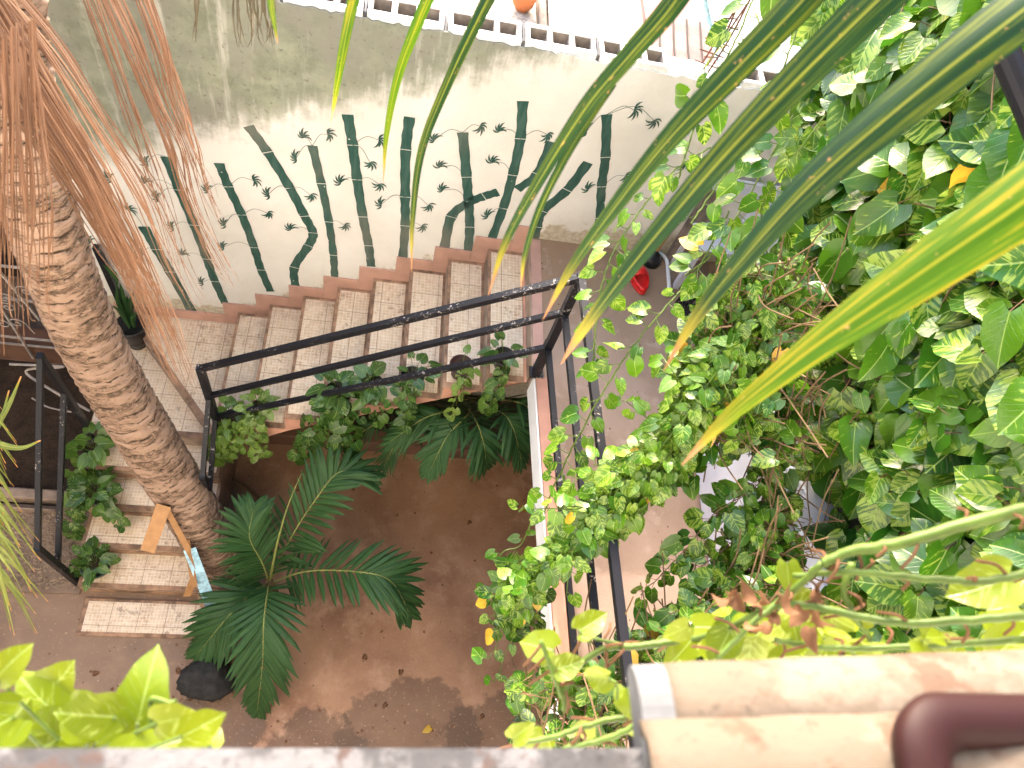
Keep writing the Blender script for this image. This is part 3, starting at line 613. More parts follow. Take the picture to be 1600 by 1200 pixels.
# ---- planter curb and dark recess under the stairs
struct(M().box((-.33, -.63, 0), (2.5, -.05, .2), .01).build('planter_bed', 'planter'))
struct(M().box((-.30, -.5, .2), (2.4, -.1, .215)).build('planter_soil', 'soil'))
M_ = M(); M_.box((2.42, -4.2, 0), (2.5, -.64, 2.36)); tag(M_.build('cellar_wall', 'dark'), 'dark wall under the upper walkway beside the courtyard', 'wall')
struct(M().box((-4.3, -1.345, -.001), (-1.302, -.01, .004)).build('painted_shade_patch', 'soil'))  # dark sheet standing in for the shade under the left building
gb = struct(M().box((-2.55, -2.05, 0), (-1.32, -1.35, .03)).build('garden_bed', 'concrete'))
m = M()
for k in range(1500):
    c = V((U(-2.5, -1.36), U(-2.02, -1.36), .035)); s_ = U(.008, .02); vs = [c + V((a * s_ * U(.7, 1.2), b * s_ * U(.7, 1.2), d * s_ * .6)) for a, b, d in ((1, 0, 0), (0, 1, 0), (-1, 0, 0), (0, -1, 0), (0, 0, 1), (0, 0, -1))]
    m.add(vs, [(0, 1, 4), (1, 2, 4), (2, 3, 4), (3, 0, 4), (1, 0, 5), (2, 1, 5), (3, 2, 5), (0, 3, 5)])
o = m.build('gravel', 'pebble'); o['kind'] = 'stuff'
tag(M().box((-2.5, -1.33, 0), (-1.34, -1.24, .13), .012).build('stone_kerb', 'riser'), 'low pale kerb behind the gravel bed left of the stairs', 'kerb')
exec_later = []

m = M()
for k in range(150):
    x_, y_ = U(-.2, 2.35), U(-3.3, -.7)
    if R() < .35: x_, y_ = U(-1.8, -.3), U(-3.2, -2.4)
    add_leaf(m, V((x_, y_, .006)), V((U(-1, 1), U(-1, 1), .05)), V((0, 0, 1)) + rv(.25), U(.008, .028) if R() < .9 else .05, (0, 0, R()), 6, .3, .2)
o = m.build('leaf_litter', 'dry'); o['kind'] = 'stuff'
# ---- railings
def post(p, a, b, r=.02): M().bar(a, b, r).build('post', 'black', p)
def rail(p, pts, r=.017): 
    for i in range(len(pts) - 1): M().bar(pts[i], pts[i + 1], r).build('rail_bar', 'black', p)
ur = thing('stair_railing', 'black metal handrail with three bars beside the upper flight and round the walkway edge', 'railing', (.8, -1.1, 1.02))
P0 = V((-.31, -1.03, 1.02)); P1 = V((1.80, -1.123, 2.55)); PE = V((1.90, -3.35, 2.55))
post(ur, P0 + V((0, 0, -.14)), P0 + V((0, 0, 1.04)), .023); post(ur, P1, P1 + V((0, 0, 1.04)), .023); post(ur, PE, PE + V((0, 0, 1.02)), .022)
m = M(); m.box((1.76, -1.155, 2.551), (1.85, -1.075, 2.57), .003); m.bar(P1 + V((0, .035, 0)), P1 + V((0, .035, .34)), .016); m.build('base_plate', 'black', ur)
for h0, h1 in ((1.02, 1.02), (.64, .70), (.31, .33)):
    rail(ur, [P0 + V((0, 0, h0)), P1 + V((0, 0, h1))], .019 if h0 > 1 else .0165); rail(ur, [P1 + V((0, 0, h1)), PE + V((.0, 0, h1))], .019 if h0 > 1 else .0165)
lr = thing('stair_railing', 'black metal handrail of the lower flight passing behind the palm trunk', 'railing', (-.3, -1.6, 0))
E0 = V((-.31, -1.5, .51))
for h in (.62, .30): rail(lr, [P0 + V((0, -.02, h)), E0 + V((0, 0, h + .2))], .0165)
post(lr, E0, E0 + V((0, 0, .84)), .02)
ll_ = thing('stair_railing', 'black metal handrail of the lower flight beside the gravel bed', 'railing', (-1.33, -1.5, 0))
A0 = V((-1.32, -.97, .55)); A1 = V((-1.34, -1.97, 0.0))
post(ll_, A0, A0 + V((0, 0, 1.36)), .02); post(ll_, A1, A1 + V((0, 0, 1.0)), .022)
rail(ll_, [A0 + V((0, 0, 1.34)), A1 + V((0, 0, .98))]); rail(ll_, [A0 + V((0, 0, .86)), A1 + V((0, 0, .56))])
# dark bar from the wall to the landing
tag(M().bar(ony(150, 385, -.06), V((-1.21, -.06, 1.15)), .022).build('door_post', 'black'), 'thick dark post against the wall left of the landing', 'post')

# ============================================================ COCONUT TRUNK
tk = thing('coconut_palm', 'thick leaning coconut palm with ringed brown bark rising over the stairs', 'palm tree', (-.27, -2.01, 0))
ax = cr([onz(358, 928, -.02), at(343, 872, 5.86), at(299, 796, 5.4), at(222, 672, 4.82), at(142, 535, 4.25), at(80, 385, 3.72), at(42, 240, 3.38), at(14, 95, 3.12), at(-2, -60, 2.9), at(-15, -260, 2.7)], 76)
m = M(); nS = 56; vs = []; cols = []; tot = [0]
for i in range(1, len(ax)): tot.append(tot[-1] + (ax[i] - ax[i - 1]).length)
edges = [0]
while edges[-1] < tot[-1]: edges.append(edges[-1] + U(.045, .085))
ph = [[U(0, 6.28) for _ in range(4)] for _ in edges]
for i, p in enumerate(ax):
    t = (ax[min(i + 1, len(ax) - 1)] - ax[max(i - 1, 0)]).normalized(); sd = t.cross(V((0, 1, 0))).normalized(); u_ = sd.cross(t); s_ = tot[i]
    r0 = np.interp(s_, [0, .25, .8, 1.6, 2.4, 3.2, 4.0, 6.5], [.235, .202, .188, .18, .173, .167, .16, .145])
    for k in range(nS):
        a = 2 * math.pi * k / nS; ss = s_ + .034 * math.sin(a + 1 + .5 * math.sin(s_ * 5)) + .014 * math.sin(3 * a + s_ * 4) + .007 * math.sin(7 * a + s_ * 9) + .004 * math.sin(13 * a - s_ * 21)
        j = max(0, int(np.searchsorted(edges, ss)) - 1); j = min(j, len(edges) - 2); f = (ss - edges[j]) / (edges[j + 1] - edges[j])
        q = ph[j]; lip = .5 + .5 * math.sin(2 * a + q[0]) * math.sin(5 * a + q[1]); f = min(max(f, 0), 1)
        rr = r0 + .009 * (f ** 2) * (.5 + .7 * lip) - .010 * math.exp(-(f / .13) ** 2) + .003 * math.sin(11 * a + q[2])
        vs.append(p + (sd * math.cos(a) + u_ * math.sin(a)) * rr)
        cols.append((float(min(1, .05 + 3.0 * f + .55 * lip * (.5 + .5 * math.sin(4 * a + 3 * q[3])))), f, R()))
m.add(vs, [(i * nS + k, i * nS + (k + 1) % nS, (i + 1) * nS + (k + 1) % nS, (i + 1) * nS + k) for i in range(len(ax) - 1) for k in range(nS)], None, cols)
m.build('trunk', 'trunk', tk, True)

# ============================================================ DRY FRONDS (hang from the coconut crown)
def strands(m, ctrl, n, spread0, spread1, t, w=.011, tn=(0, 1), tj=.12, lenj=.25):
    for k in range(n):
        a, b = U(-1, 1), U(-1, 1); e = 1 - U(0, lenj) ** 1.3; P = []
        for i, (u, v) in enumerate(ctrl):
            f = i / (len(ctrl) - 1); sp_ = spread0 + (spread1 - spread0) * f
            P.append((u + a * sp_ * .9 + U(-4.5, 4.5) * (1 + f), v + (b * sp_ * .35)))
        pts = [at(u, v, t + tj * b + .02 * U(-1, 1)) for u, v in P]; C_ = cr(pts, 7); C_ = C_[:max(4, int(len(C_) * e))]
        nn = len(C_); ws = [w * U(.6, 1.2) * min(1, 1.25 - i / nn * 1.15) for i in range(nn)]
        blade(m, C_, ws, (CAM - C_[nn // 2]).normalized() + rv(.7), U(.2, .8), (U(*tn), R(), R()))
df = thing('dry_palm_frond', 'large dry orange-brown palm frond sweeping down across the trunk at the left', 'palm frond', at(0, 100, 2.1))
m = M(); strands(m, [(-60, -60), (20, 70), (80, 170), (150, 290), (205, 400), (250, 500), (292, 610)], 62, 46, 28, 2.25, .010, lenj=.42)
strands(m, [(-40, 60), (50, 180), (115, 275), (180, 385), (235, 480), (300, 640)], 30, 40, 24, 2.3, .008, lenj=.45)
strands(m, [(-60, -90), (70, 60), (150, 180), (225, 300), (280, 420), (320, 500)], 14, 22, 22, 2.2, .008, lenj=.35); m.build('leaflet_bundle', 'dry', df)
m = M(); m.tube(cr([at(-40, 20, 2.3), at(60, 190, 2.3), at(150, 310, 2.32), at(230, 470, 2.36)], 8), [.012 * (1 - i / 30) for i in range(25)], 6); m.build('rachis', 'dry', df)
dg = thing('dry_palm_frond', 'dry frond whose thin brown leaflets hang straight down in front of the trunk', 'palm frond', at(20, 100, 2.0))
m = M()
for u0 in range(-40, 86, 9):
    strands(m, [(u0 * .7, 60 + U(-30, 60)), (u0 * .85, 180), (u0, 320), (u0 + U(-4, 14), 430 + U(-60, 60)), (u0 + U(0, 20), 540 + U(-80, 30))], 3, 9, 12, 2.05, .0085, lenj=.5)
m.build('leaflet_bundle', 'dry', dg)
dh = thing('dry_palm_frond', 'sparse dry frond of long reddish strands hanging before the mural at top left', 'palm frond', at(200, 0, 2.3))
m = M()
strands(m, [(120, -60), (165, 60), (205, 180), (240, 270), (262, 350), (292, 470)], 8, 16, 12, 2.5, .008, lenj=.35)
strands(m, [(150, -60), (205, 60), (240, 150), (275, 230), (300, 320), (345, 410), (375, 455)], 15, 18, 14, 2.45, .008, lenj=.4)
strands(m, [(205, -60), (248, 60), (272, 150), (300, 230), (320, 290), (352, 370)], 16, 18, 14, 2.4, .0075, lenj=.4)
m.build('leaflet_bundle', 'dry', dh)
di = thing('dry_palm_frond', 'dark thin frond tips hanging at the top edge before the stained wall', 'palm frond', at(380, 0, 2.3))
m = M()
for c in (305, 372, 390, 405, 415, 424): strands(m, [(c - 3, -40), (c, 10), (c, 50), (c + U(-6, 8), 78)], 4, 5, 3, 2.6, .010, lenj=.4)
m.build('leaflet_bundle', 'drab', di)

# yellowing frond at the left edge
lf = thing('yellowing_palm_frond', 'yellow-green palm frond with browning tips reaching in at the left edge', 'palm frond', at(-60, 700, 3.3))
m = M()
for k in range(70):
    f = k / 69; sx, sy = -70 + 60 * f, 560 + 330 * f; L = U(90, 170); a = math.radians(U(32, 72)); t = U(3.1, 3.6); du, dv = math.cos(a) * L * .7, math.sin(a) * L
    C_ = cr([at(sx, sy, t), at(sx + du * .5, sy + dv * .4, t - .03), at(sx + du, sy + dv, t + .12)], 6); nn = len(C_)
    blade(m, C_, [.018 * (1.05 - i / nn) for i in range(nn)], (CAM - C_[3]).normalized() + rv(.6), .4, (U(0, 1), R(), R()))
for (a, b, c) in (((-30, 700), (10, 640), (33, 588)), ((-30, 700), (0, 660), (14, 610)), ((-20, 690), (30, 700), (64, 688))):
    C_ = cr([at(*a, 3.2), at(*b, 3.2), at(*c, 3.2)], 6); blade(m, C_, [.034 * (1.05 - i / 13) for i in range(13)], (CAM - C_[3]).normalized() + rv(.2), .35, (.2, 0, R()))
m.build('leaflets', 'grassy', lf); M().tube(cr([at(-90, 520, 3.3), at(-60, 700, 3.35), at(-20, 900, 3.5)], 6), .012, 6).build('rachis', 'rachis', lf)

# ============================================================ COCONUT LEAFLETS NEAR THE CAMERA
cf = thing('coconut_frond', 'long green coconut frond leaflets hanging across the view from the upper right', 'palm frond', at(1700, -250, 1.2))
LFT = [  # path (u,v,t), widths px, lateral normal tilt, material
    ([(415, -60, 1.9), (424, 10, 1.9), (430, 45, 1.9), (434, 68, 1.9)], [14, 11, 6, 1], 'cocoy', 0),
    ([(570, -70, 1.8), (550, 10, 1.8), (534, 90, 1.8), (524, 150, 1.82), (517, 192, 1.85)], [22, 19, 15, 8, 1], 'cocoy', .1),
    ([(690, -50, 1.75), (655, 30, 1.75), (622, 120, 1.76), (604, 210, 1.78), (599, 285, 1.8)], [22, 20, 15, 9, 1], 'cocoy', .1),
    ([(790, -50, 1.6), (752, 20, 1.6), (703, 123, 1.62), (660, 232, 1.65), (645, 340, 1.7), (643, 425, 1.75)], [24, 22, 18, 14, 9, 1], 'coco', .2),
    ([(1100, -70, 1.1), (1050, 10, 1.1), (985, 85, 1.12), (918, 165, 1.15), (850, 270, 1.2), (792, 375, 1.26), (763, 462, 1.3)], [46, 40, 34, 29, 21, 14, 1], 'coco', .25),
    ([(960, 130, 1.25), (915, 195, 1.25), (876, 260, 1.26), (842, 330, 1.3), (820, 400, 1.35), (814, 452, 1.4)], [12, 15, 15, 13, 9, 1], 'coco', .3),
    ([(1330, -90, 1.0), (1250, 5, 1.0), (1150, 108, 1.02), (1045, 218, 1.05), (960, 325, 1.1), (892, 420, 1.18), (848, 500, 1.25)], [64, 60, 50, 37, 27, 16, 1], 'coco', .15),
    ([(1470, -90, .95), (1362, 10, .95), (1240, 130, .98), (1135, 240, 1.0), (1040, 350, 1.05), (960, 450, 1.12), (905, 525, 1.2), (876, 570, 1.25)], [80, 76, 62, 50, 38, 27, 17, 1], 'coco', .2),
    ([(1700, -60, .85), (1560, 45, .85), (1400, 172, .88), (1265, 290, .92), (1160, 405, .97), (1090, 492, 1.02), (1036, 580, 1.08)], [98, 92, 78, 58, 38, 22, 1], 'coco', -.15),
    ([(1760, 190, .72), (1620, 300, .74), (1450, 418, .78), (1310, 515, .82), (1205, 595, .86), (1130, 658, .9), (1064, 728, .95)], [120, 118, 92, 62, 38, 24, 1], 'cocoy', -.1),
]
for path, wd, mt, tl in LFT:
    C_ = cr([at(*p) for p in path], 8); nn = len(C_); wpx = np.interp(np.linspace(0, len(wd) - 1, nn), range(len(wd)), wd); tt = [(p - CAM).dot(FWD) for p in C_]
    nrm = [(CAM - p).normalized() + RIGHT * tl for p in C_]
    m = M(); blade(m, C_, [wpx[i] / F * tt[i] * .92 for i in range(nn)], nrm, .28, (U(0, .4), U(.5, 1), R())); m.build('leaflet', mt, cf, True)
M().tube(cr([at(1260, -320, 1.5), at(1640, -260, 1.1), at(1850, 60, .8), at(1900, 250, .75)], 8), .014, 8).build('rachis', 'rachis', cf)
tag(M().tube([at(1545, 20, 1.6), at(1580, 105, 1.6), at(1610, 175, 1.6), at(1660, 300, 1.6)], .030, 14).build('metal_pipe', 'black'), 'dark blue-grey metal pipe at the right edge among the pothos leaves', 'pipe')

# ============================================================ SMALL PALMS
def palm(label, c, fr, spears=(), L=.3, wd=.03, n=24, mat='palm', **kw):
    p = thing('small_palm', label, 'palm', (c[0], c[1], 0)); base = V(c)
    m = M(); m.tube([V((c[0], c[1], 0)), base.lerp(V((c[0], c[1], 0)), .5), base + V((0, 0, .08))], [.05, .04, .03], 10); m.build('stem', 'bstem', p, True)
    for f in fr:
        pts = [base] + [at(*q) for q in f]; frond(p, pts, n=n, L=L * kw.get('ls', 1), wd=wd, mat=mat, droop=kw.get('droop', .35), ang=kw.get('ang', 52))
    for s in spears: M().tube(cr([base] + [at(*q) for q in s], 5), [.009 * (1 - i / 14) + .002 for i in range(5 * len(s) + 1)], 6).build('spear', 'rachis', p)
    return p
palm('feathery green palm growing on the courtyard floor beside the coconut trunk', (.14, -1.98, .35),
     [[(452, 845, 5.6), (490, 785, 5.35), (530, 738, 5.3), (575, 745, 5.35)], [(478, 893, 5.55), (555, 893, 5.25), (610, 908, 5.25), (640, 958, 5.45)],
      [(418, 925, 5.5), (412, 975, 5.3), (410, 1040, 5.35), (402, 1110, 5.6)], [(395, 925, 5.6), (355, 965, 5.5), (310, 1020, 5.6)], [(410, 880, 5.5), (390, 840, 5.3), (395, 800, 5.3)]],
     [[(433, 850, 5.2), (450, 790, 5.0), (471, 740, 4.9)]], L=.40, wd=.052, n=24, droop=.28)
palm('dark palm growing in the planter under the upper flight', (1.55, -.34, .7),
     [[(735, 640, 5.3), (700, 680, 5.1), (672, 735, 5.2)], [(775, 640, 5.2), (800, 665, 5.0), (815, 720, 5.15)], [(700, 640, 5.3), (660, 655, 5.2), (610, 690, 5.3)], [(790, 625, 5.2), (830, 640, 5.1), (860, 680, 5.2)], [(740, 650, 5.2), (755, 690, 5.05), (760, 725, 5.2)]],
     L=.27, wd=.04, n=20)
palm('dark scrappy palm in the planter behind the hanging pothos under the stairs', (.9, -.34, .45),
     [[(650, 660, 5.6), (620, 690, 5.5), (600, 730, 5.6)], [(600, 650, 5.6), (560, 680, 5.5)], [(670, 655, 5.5), (690, 680, 5.4)]], L=.24, wd=.018, n=18)

# ============================================================ POTHOS
OUTW = V((-.62, -.25, .75))
def inpoly(u, v, poly):
    c = False; n = len(poly)
    for i in range(n):
        (x1, y1), (x2, y2) = poly[i], poly[i - 1]
        if (y1 > v) != (y2 > v) and u < (x2 - x1) * (v - y1) / (y2 - y1) + x1: c = not c
    return c
def carpet(ml, ms, poly, count, surf, spx, y=(0, .5), g=(0, 1), out=OUTW, jn=.5, rows=9, old=.02, stems=0):
    us = [p[0] for p in poly]; vs_ = [p[1] for p in poly]; k = 0; guard = 0
    while k < count and guard < count * 30:
        guard += 1; u, v = U(min(us), max(us)), U(min(vs_), max(vs_))
        if not inpoly(u, v, poly): continue
        k += 1; p = surf(u, v); t = (p - CAM).dot(FWD); sz = spx(u, v) / F * t * U(.55, 1.2)
        td = V((U(-.5, .25), U(-.9, .9), U(-1, -.1))); add_leaf(ml, p, td, out + rv(jn), sz, tint(y, g, old), rows)
        q = p - td.normalized() * sz * U(.3, .7) + V((.08, 0, -.05)) + rv(.02); ms.tube([p, p.lerp(q, .5) + V((0, 0, .01)), q], .0022, 4, cap=False)
        if R() < stems:
            d = V((U(-.1, .1), U(-1, 1), U(-1, 1))).normalized() * U(.15, .45); ms.tube(cr([p + V((.06, 0, 0)), p + V((.05, 0, 0)) + d * .5 + rv(.03), p + V((.06, 0, 0)) + d], 4), .0035, 5)
def wallsurf(u, v):
    p = onx(u, v, 3.3); lo = 3.3 - U(.10, .34) * (1.0 if p.z > 3.3 else .7); lo -= .12 * math.sin(u * .021 + v * .013) ** 2
    return onx(u, v, lo)
spx = lambda u, v: np.interp(u, [1100, 1250, 1400, 1600], [34, 48, 66, 84])
w1 = thing('pothos_vine', 'golden pothos with large variegated leaves carpeting the house wall at the right', 'climbing plant', onx(1450, 900, 3.2))
ml, ms = M(), M()
PA = [(1270, -20), (1640, -20), (1640, 1060), (1180, 1060), (1170, 900), (1240, 760), (1200, 560), (1235, 400), (1250, 200)]
carpet(ml, ms, PA, 1650, wallsurf, spx, (0, .6), (0, 1), stems=.12, old=.008, rows=15)
ml.build('leaves', 'pothos', w1, True); ms.build('stems', 'bstem', w1)
w2 = thing('pothos_vine', 'small leaved pothos tangle hanging between the walkway clutter and the wall carpet', 'climbing plant', onx(1150, 600, 3.1))
ml, ms = M(), M(); sf2 = lambda u, v: at(u, v, U(3.1, 3.6))
carpet(ml, ms, [(1120, 430), (1260, 400), (1260, 700), (1200, 720), (1060, 660), (1060, 560)], 480, sf2, lambda u, v: 34, (0, .5), (.1, 1), rows=6, stems=.4)
carpet(ml, ms, [(1150, 840), (1240, 760), (1260, 900), (1250, 1060), (1000, 1060), (1010, 990), (1110, 900)], 460, sf2, lambda u, v: 34, (0, .5), (.1, 1), rows=6, stems=.4)
for k in range(14):
    u, v = U(1120, 1200), U(440, 640); vine(ml, ms, [at(u + 90, v - 60, 3.3), at(u, v, 3.3), at(u - 60, v + 90, 3.25), at(u - 70, v + 140, 3.3)], .085, .045, OUTW)
for a in ([(1215, 700, 3.4), (1180, 760, 3.3), (1120, 800, 3.3), (1070, 860, 3.3), (1000, 930, 3.3)], [(1240, 760, 3.4), (1200, 800, 3.3), (1140, 850, 3.3), (1080, 900, 3.3)], [(1260, 700, 3.4), (1210, 740, 3.4), (1170, 760, 3.35), (1120, 830, 3.3)]): vine(ml, ms, [at(*q) for q in a], .085, .028, OUTW, jit=.004)
ml.build('leaves', 'pothos', w2, True); ms.build('stems', 'bstem', w2)
w3 = thing('pothos_vine', 'bright sunlit pothos cascade spilling over the walkway railing', 'climbing plant', at(950, 800, 3.2))
ml, ms = M(), M()
for k in range(32):
    o = U(-26, 36); o2 = U(-26, 26); a = [(1240 + o, 430 + U(-60, 150), 3.3), (1150 + o, 560 + o2, 3.25), (1060 + o * .9, 670 + o2, 3.2), (985 + o * .9, 760 + o2 * .7, 3.2), (915 + o * .7, 835 + o2 * .6, 3.2)]
    if k % 3 == 0: a += [(850 + o * .5, 880 + o2 * .5, 3.2), (800 + o * .4, 930 + U(-20, 40), 3.3)]
    if k % 3 == 1: a = a[1:]
    vine(ml, ms, [at(q[0], q[1], q[2] + U(-.15, .15)) for q in a], .070, .034, V((-.3, -.1, .95)), y=(.15, .8), g=(.2, 1), jit=.006)
for k in range(26):
    f = R(); u, v = 1150 - 270 * f + U(-25, 25), 560 + 290 * f + U(-25, 25); a = U(1.2, 4.2); L = U(35, 85); t = U(3.0, 3.3)
    vine(ml, ms, [at(u, v, t), at(u + math.cos(a) * L * .5, v + math.sin(a) * L * .4, t - .03), at(u + math.cos(a) * L, v + math.sin(a) * L + 12, t + .06)], U(.06, .10), .045, V((-.3, -.2, .9)), y=(.2, .9), g=(.2, 1))
ml.build('leaves', 'pothos', w3, True); ms.build('stems', 'stem', w3)
w4 = thing('pothos_vine', 'darker pothos trails dangling from the cascade over the courtyard', 'climbing plant', at(830, 930, 3.6))
ml, ms = M(), M()
for k in range(11):
    u, v = U(800, 880), U(850, 900); L = U(40, 130); vine(ml, ms, [at(u, v, 3.4), at(u - 20, v + L * .3, 3.45), at(u - 25 + U(-15, 15), v + L * .7, 3.5), at(u - 30 + U(-20, 20), v + L, 3.6)], .075, .04, V((-.4, -.4, .8)), y=(0, .4))
for a in ([(870, 860), (810, 920), (775, 925), (755, 935)], [(830, 940), (790, 970), (775, 1010), (762, 1030)], [(845, 960), (800, 1000), (780, 1050), (772, 1066)], [(835, 800), (815, 850), (790, 860), (780, 870)], [(825, 790), (810, 800), (830, 780)]):
    vine(ml, ms, [at(u, v, 3.5) for u, v in a], .07, .06, V((-.4, -.4, .8)), y=(0, .4))
ml.build('leaves', 'pothos', w4, True); ms.build('stems', 'stem', w4)
w5 = thing('pothos_vine', 'leafy pothos clump below the railing beside the foreground roof tile', 'climbing plant', at(900, 1080, 3.2))
ml, ms = M(), M(); sf5 = lambda u, v: at(u, v, U(2.9, 3.35))
carpet(ml, ms, [(985, 985), (1060, 950), (1250, 880), (1250, 1070), (990, 1160), (800, 1165), (795, 1075), (860, 1040), (940, 1030)], 560, sf5, lambda u, v: 34, (0, .5), (.1, 1), V((-.3, -.3, .9)), rows=6, stems=.3)
ml.build('leaves', 'pothos', w5, True); ms.build('stems', 'bstem', w5)
# thin separate strands
def strand(label, pts, size, sp, y=(.2, .8), out=V((-.3, -.2, .9))):
    o = thing('pothos_strand', label, 'climbing plant', at(*pts[-1])); ml, ms = M(), M(); vine(ml, ms, [at(*p) for p in pts], size, sp, out, .004, .7, y, rows=9, jit=.003)
    ml.build('leaves', 'pothos', o, True); ms.build('stem', 'stem', o)
strand('thin pothos strand with sunlit leaves hanging in front of the red slipper', [(1110, 230, 3.2), (1050, 270, 3.2), (1000, 330, 3.2), (960, 390, 3.2), (940, 450, 3.2), (930, 520, 3.25), (925, 590, 3.3)], .075, .042)
strand('long pothos strand reaching over the railing down to the courtyard edge', [(1140, 330, 3.2), (1090, 420, 3.2), (1040, 480, 3.15), (990, 540, 3.15), (950, 600, 3.2), (905, 680, 3.3), (875, 740, 3.4), (850, 800, 3.5)], .085, .052)
strand('pothos strand running down the white wall corner at the top', [(1190, -40, 3.0), (1160, 40, 3.0), (1120, 120, 3.0), (1085, 200, 3.0), (1060, 280, 3.05)], .10, .06, (.1, .6))
strand('second pothos strand along the white wall corner, with fewer leaves', [(1250, 30, 3.1), (1215, 130, 3.1), (1170, 220, 3.1), (1120, 290, 3.1), (1080, 350, 3.1)], .09, .09, (0, .6))
strand('pothos strand crossing the white plastic chair', [(1240, 180, 3.1), (1190, 270, 3.15), (1150, 340, 3.2), (1110, 400, 3.2), (1070, 430, 3.2)], .11, .055, (0, .5))
strand('pothos strand lying along the front of the white wall gap', [(1290, 180, 3.0), (1230, 260, 3.1), (1190, 330, 3.15), (1200, 400, 3.2)], .12, .05, (0, .5))

# potted pothos on the stairs
def potted(label, base, r, h, potm, trails, size=.1, dens=12, mat='pothos_dark', y=(0, .5), g=(0, 1), up=.10, group='potted plants on the stair edges'):
    p = thing('potted_plant', label, 'potted plant', base, group); b = V(base)
    M().lathe(b, [(r * .72, 0), (r * .8, h * .4), (r * .96, h * .9), (r * 1.06, h * .9), (r * 1.06, h), (r * .93, h), (r * .9, h * .86), (0.001, h * .86)], 24).build('pot', potm, p, True)
    M().lathe(b + V((0, 0, h * .8)), [(r * .5, .0), (r * .88, .0), (r * .5, .012), (.001, .018)], 16).build('soil', 'soil', p)
    ml, ms = M(), M(); top = b + V((0, 0, h * .9))
    for k in range(dens):
        a = U(0, 6.28); d = V((math.cos(a), math.sin(a), 0)); q = top + d * r * U(0, .7); e = q + d * U(.02, .09) + V((0, 0, U(.03, up))); ms.tube([q, q.lerp(e, .5) + V((0, 0, .02)), e], .0022, 4, cap=False)
        add_leaf(ml, e, d + V((0, 0, U(-.5, .2))) + rv(.3), V((0, -.1, 1)) + rv(.4), size * U(.7, 1.2), tint(y, g, 0), 9)
    for tr in trails: vine(ml, ms, [top] + [V(q) for q in tr], size * .9, size * .5, V((0, -.5, .8)), .0022, .4, y, g, down=.7, old=0, spread=.5)
    ml.build('foliage', mat, p, True); ms.build('stems', 'stem', p); return p
def T_(k, x, y=-1.0): return (X(k) + x, y, ZL + k * RZ + .01)
def trail(b, n, L, dx=.1):
    out = []
    for i in range(n):
        a = U(-dx, dx) + .06 * (i - n / 2); out.append([(b[0] + a * .5, YS - .05, b[2] + .06), (b[0] + a, YS - .09, b[2] - L * .4), (b[0] + a * 1.3, YS - .09 + U(-.02, .02), b[2] - L * U(.7, 1.1))])
    return out
LIME = dict(mat='lime')
b = (-.20, -1.01, 1.2); potted('lime green round leaved plant spilling beside the top of the left post', b, .07, .1, 'potk', trail(b, 4, .36, .10), .085, 14, 'pothos_dark', (.5, 1), (0, .2))
b = T_(2, .08, -1.0); potted('dense pale green variegated pothos on the second upper tread', b, .075, .1, 'potb', trail(b, 5, .36, .10), .07, 24, 'pothos_dark', (.4, .95), (.4, 1))
b = T_(4, .10, -1.0); potted('big dark green pothos trailing far down below the fourth upper tread', b, .09, .12, 'potk', trail(b, 6, .60, .09), .115, 20, 'pothos_dark', (0, .3), (0, .7))
b = T_(5, .06, -1.0); potted('dark green pothos with a tall leaf on the fifth upper tread', b, .08, .12, 'potk', trail(b, 1, .2, .06), .11, 12, 'pothos_dark', (0, .35), (0, .7))
b = T_(6, .06, -1.0); potted('sprawling dark leaved pothos on the sixth upper tread with sparse trails', b, .075, .11, 'potk', trail(b, 3, .30, .16), .08, 10, 'pothos_dark', (0, .4), (0, .6))
b = T_(7, .10, -.98); potted('round brown clay pot with one yellow variegated trailing pothos', b, .075, .12, 'potb', [[(b[0], -1.1, b[2] + .1), (b[0] - .02, -1.17, b[2] - .06), (b[0] - .04, -1.18, b[2] - .22)], [(b[0] + .02, -1.08, b[2] + .1), (b[0] + .03, -1.15, b[2] - .02)]], .07, 3, 'pothos_dark', (.6, 1), (.5, 1))
b = T_(8, .09, -.98); potted('dark pot with leafy green pothos at the top of the flight by the rail corner', b, .07, .11, 'potk', trail(b, 2, .34, .05), .085, 12, 'pothos_dark', (.05, .5), (0, .8))
# lower flight, left side
b = (-1.24, -1.13, .69); potted('bright green broad leaved plant beside the highest lower treads', b, .08, .12, 'potk', [[(-1.33, -1.25, .75), (-1.36, -1.35, .6), (-1.38, -1.4, .42)]] * 3, .12, 18, 'pothos_dark', (.35, .7), (0, .1))
b = (-1.2, -1.42, .52); potted('bushy variegated pothos in a black pot on the middle lower treads', b, .10, .13, 'potk', [[(-1.33, -1.5, .6), (-1.36, -1.6, .45), (-1.38, -1.66, .3)]] * 4 + [[(-1.1, -1.52, .6), (-1.0, -1.6, .5)]] * 2, .105, 34, 'pothos_dark', (.05, .35), (0, .9))
b = (-1.18, -1.88, .18); potted('green pothos in a wide green pot on the second lowest tread', b, .105, .11, 'potg', [[(-1.3, -1.9, .28), (-1.36, -1.93, .15)]] * 3, .085, 20, 'pothos_dark', (.05, .4), (0, .8))
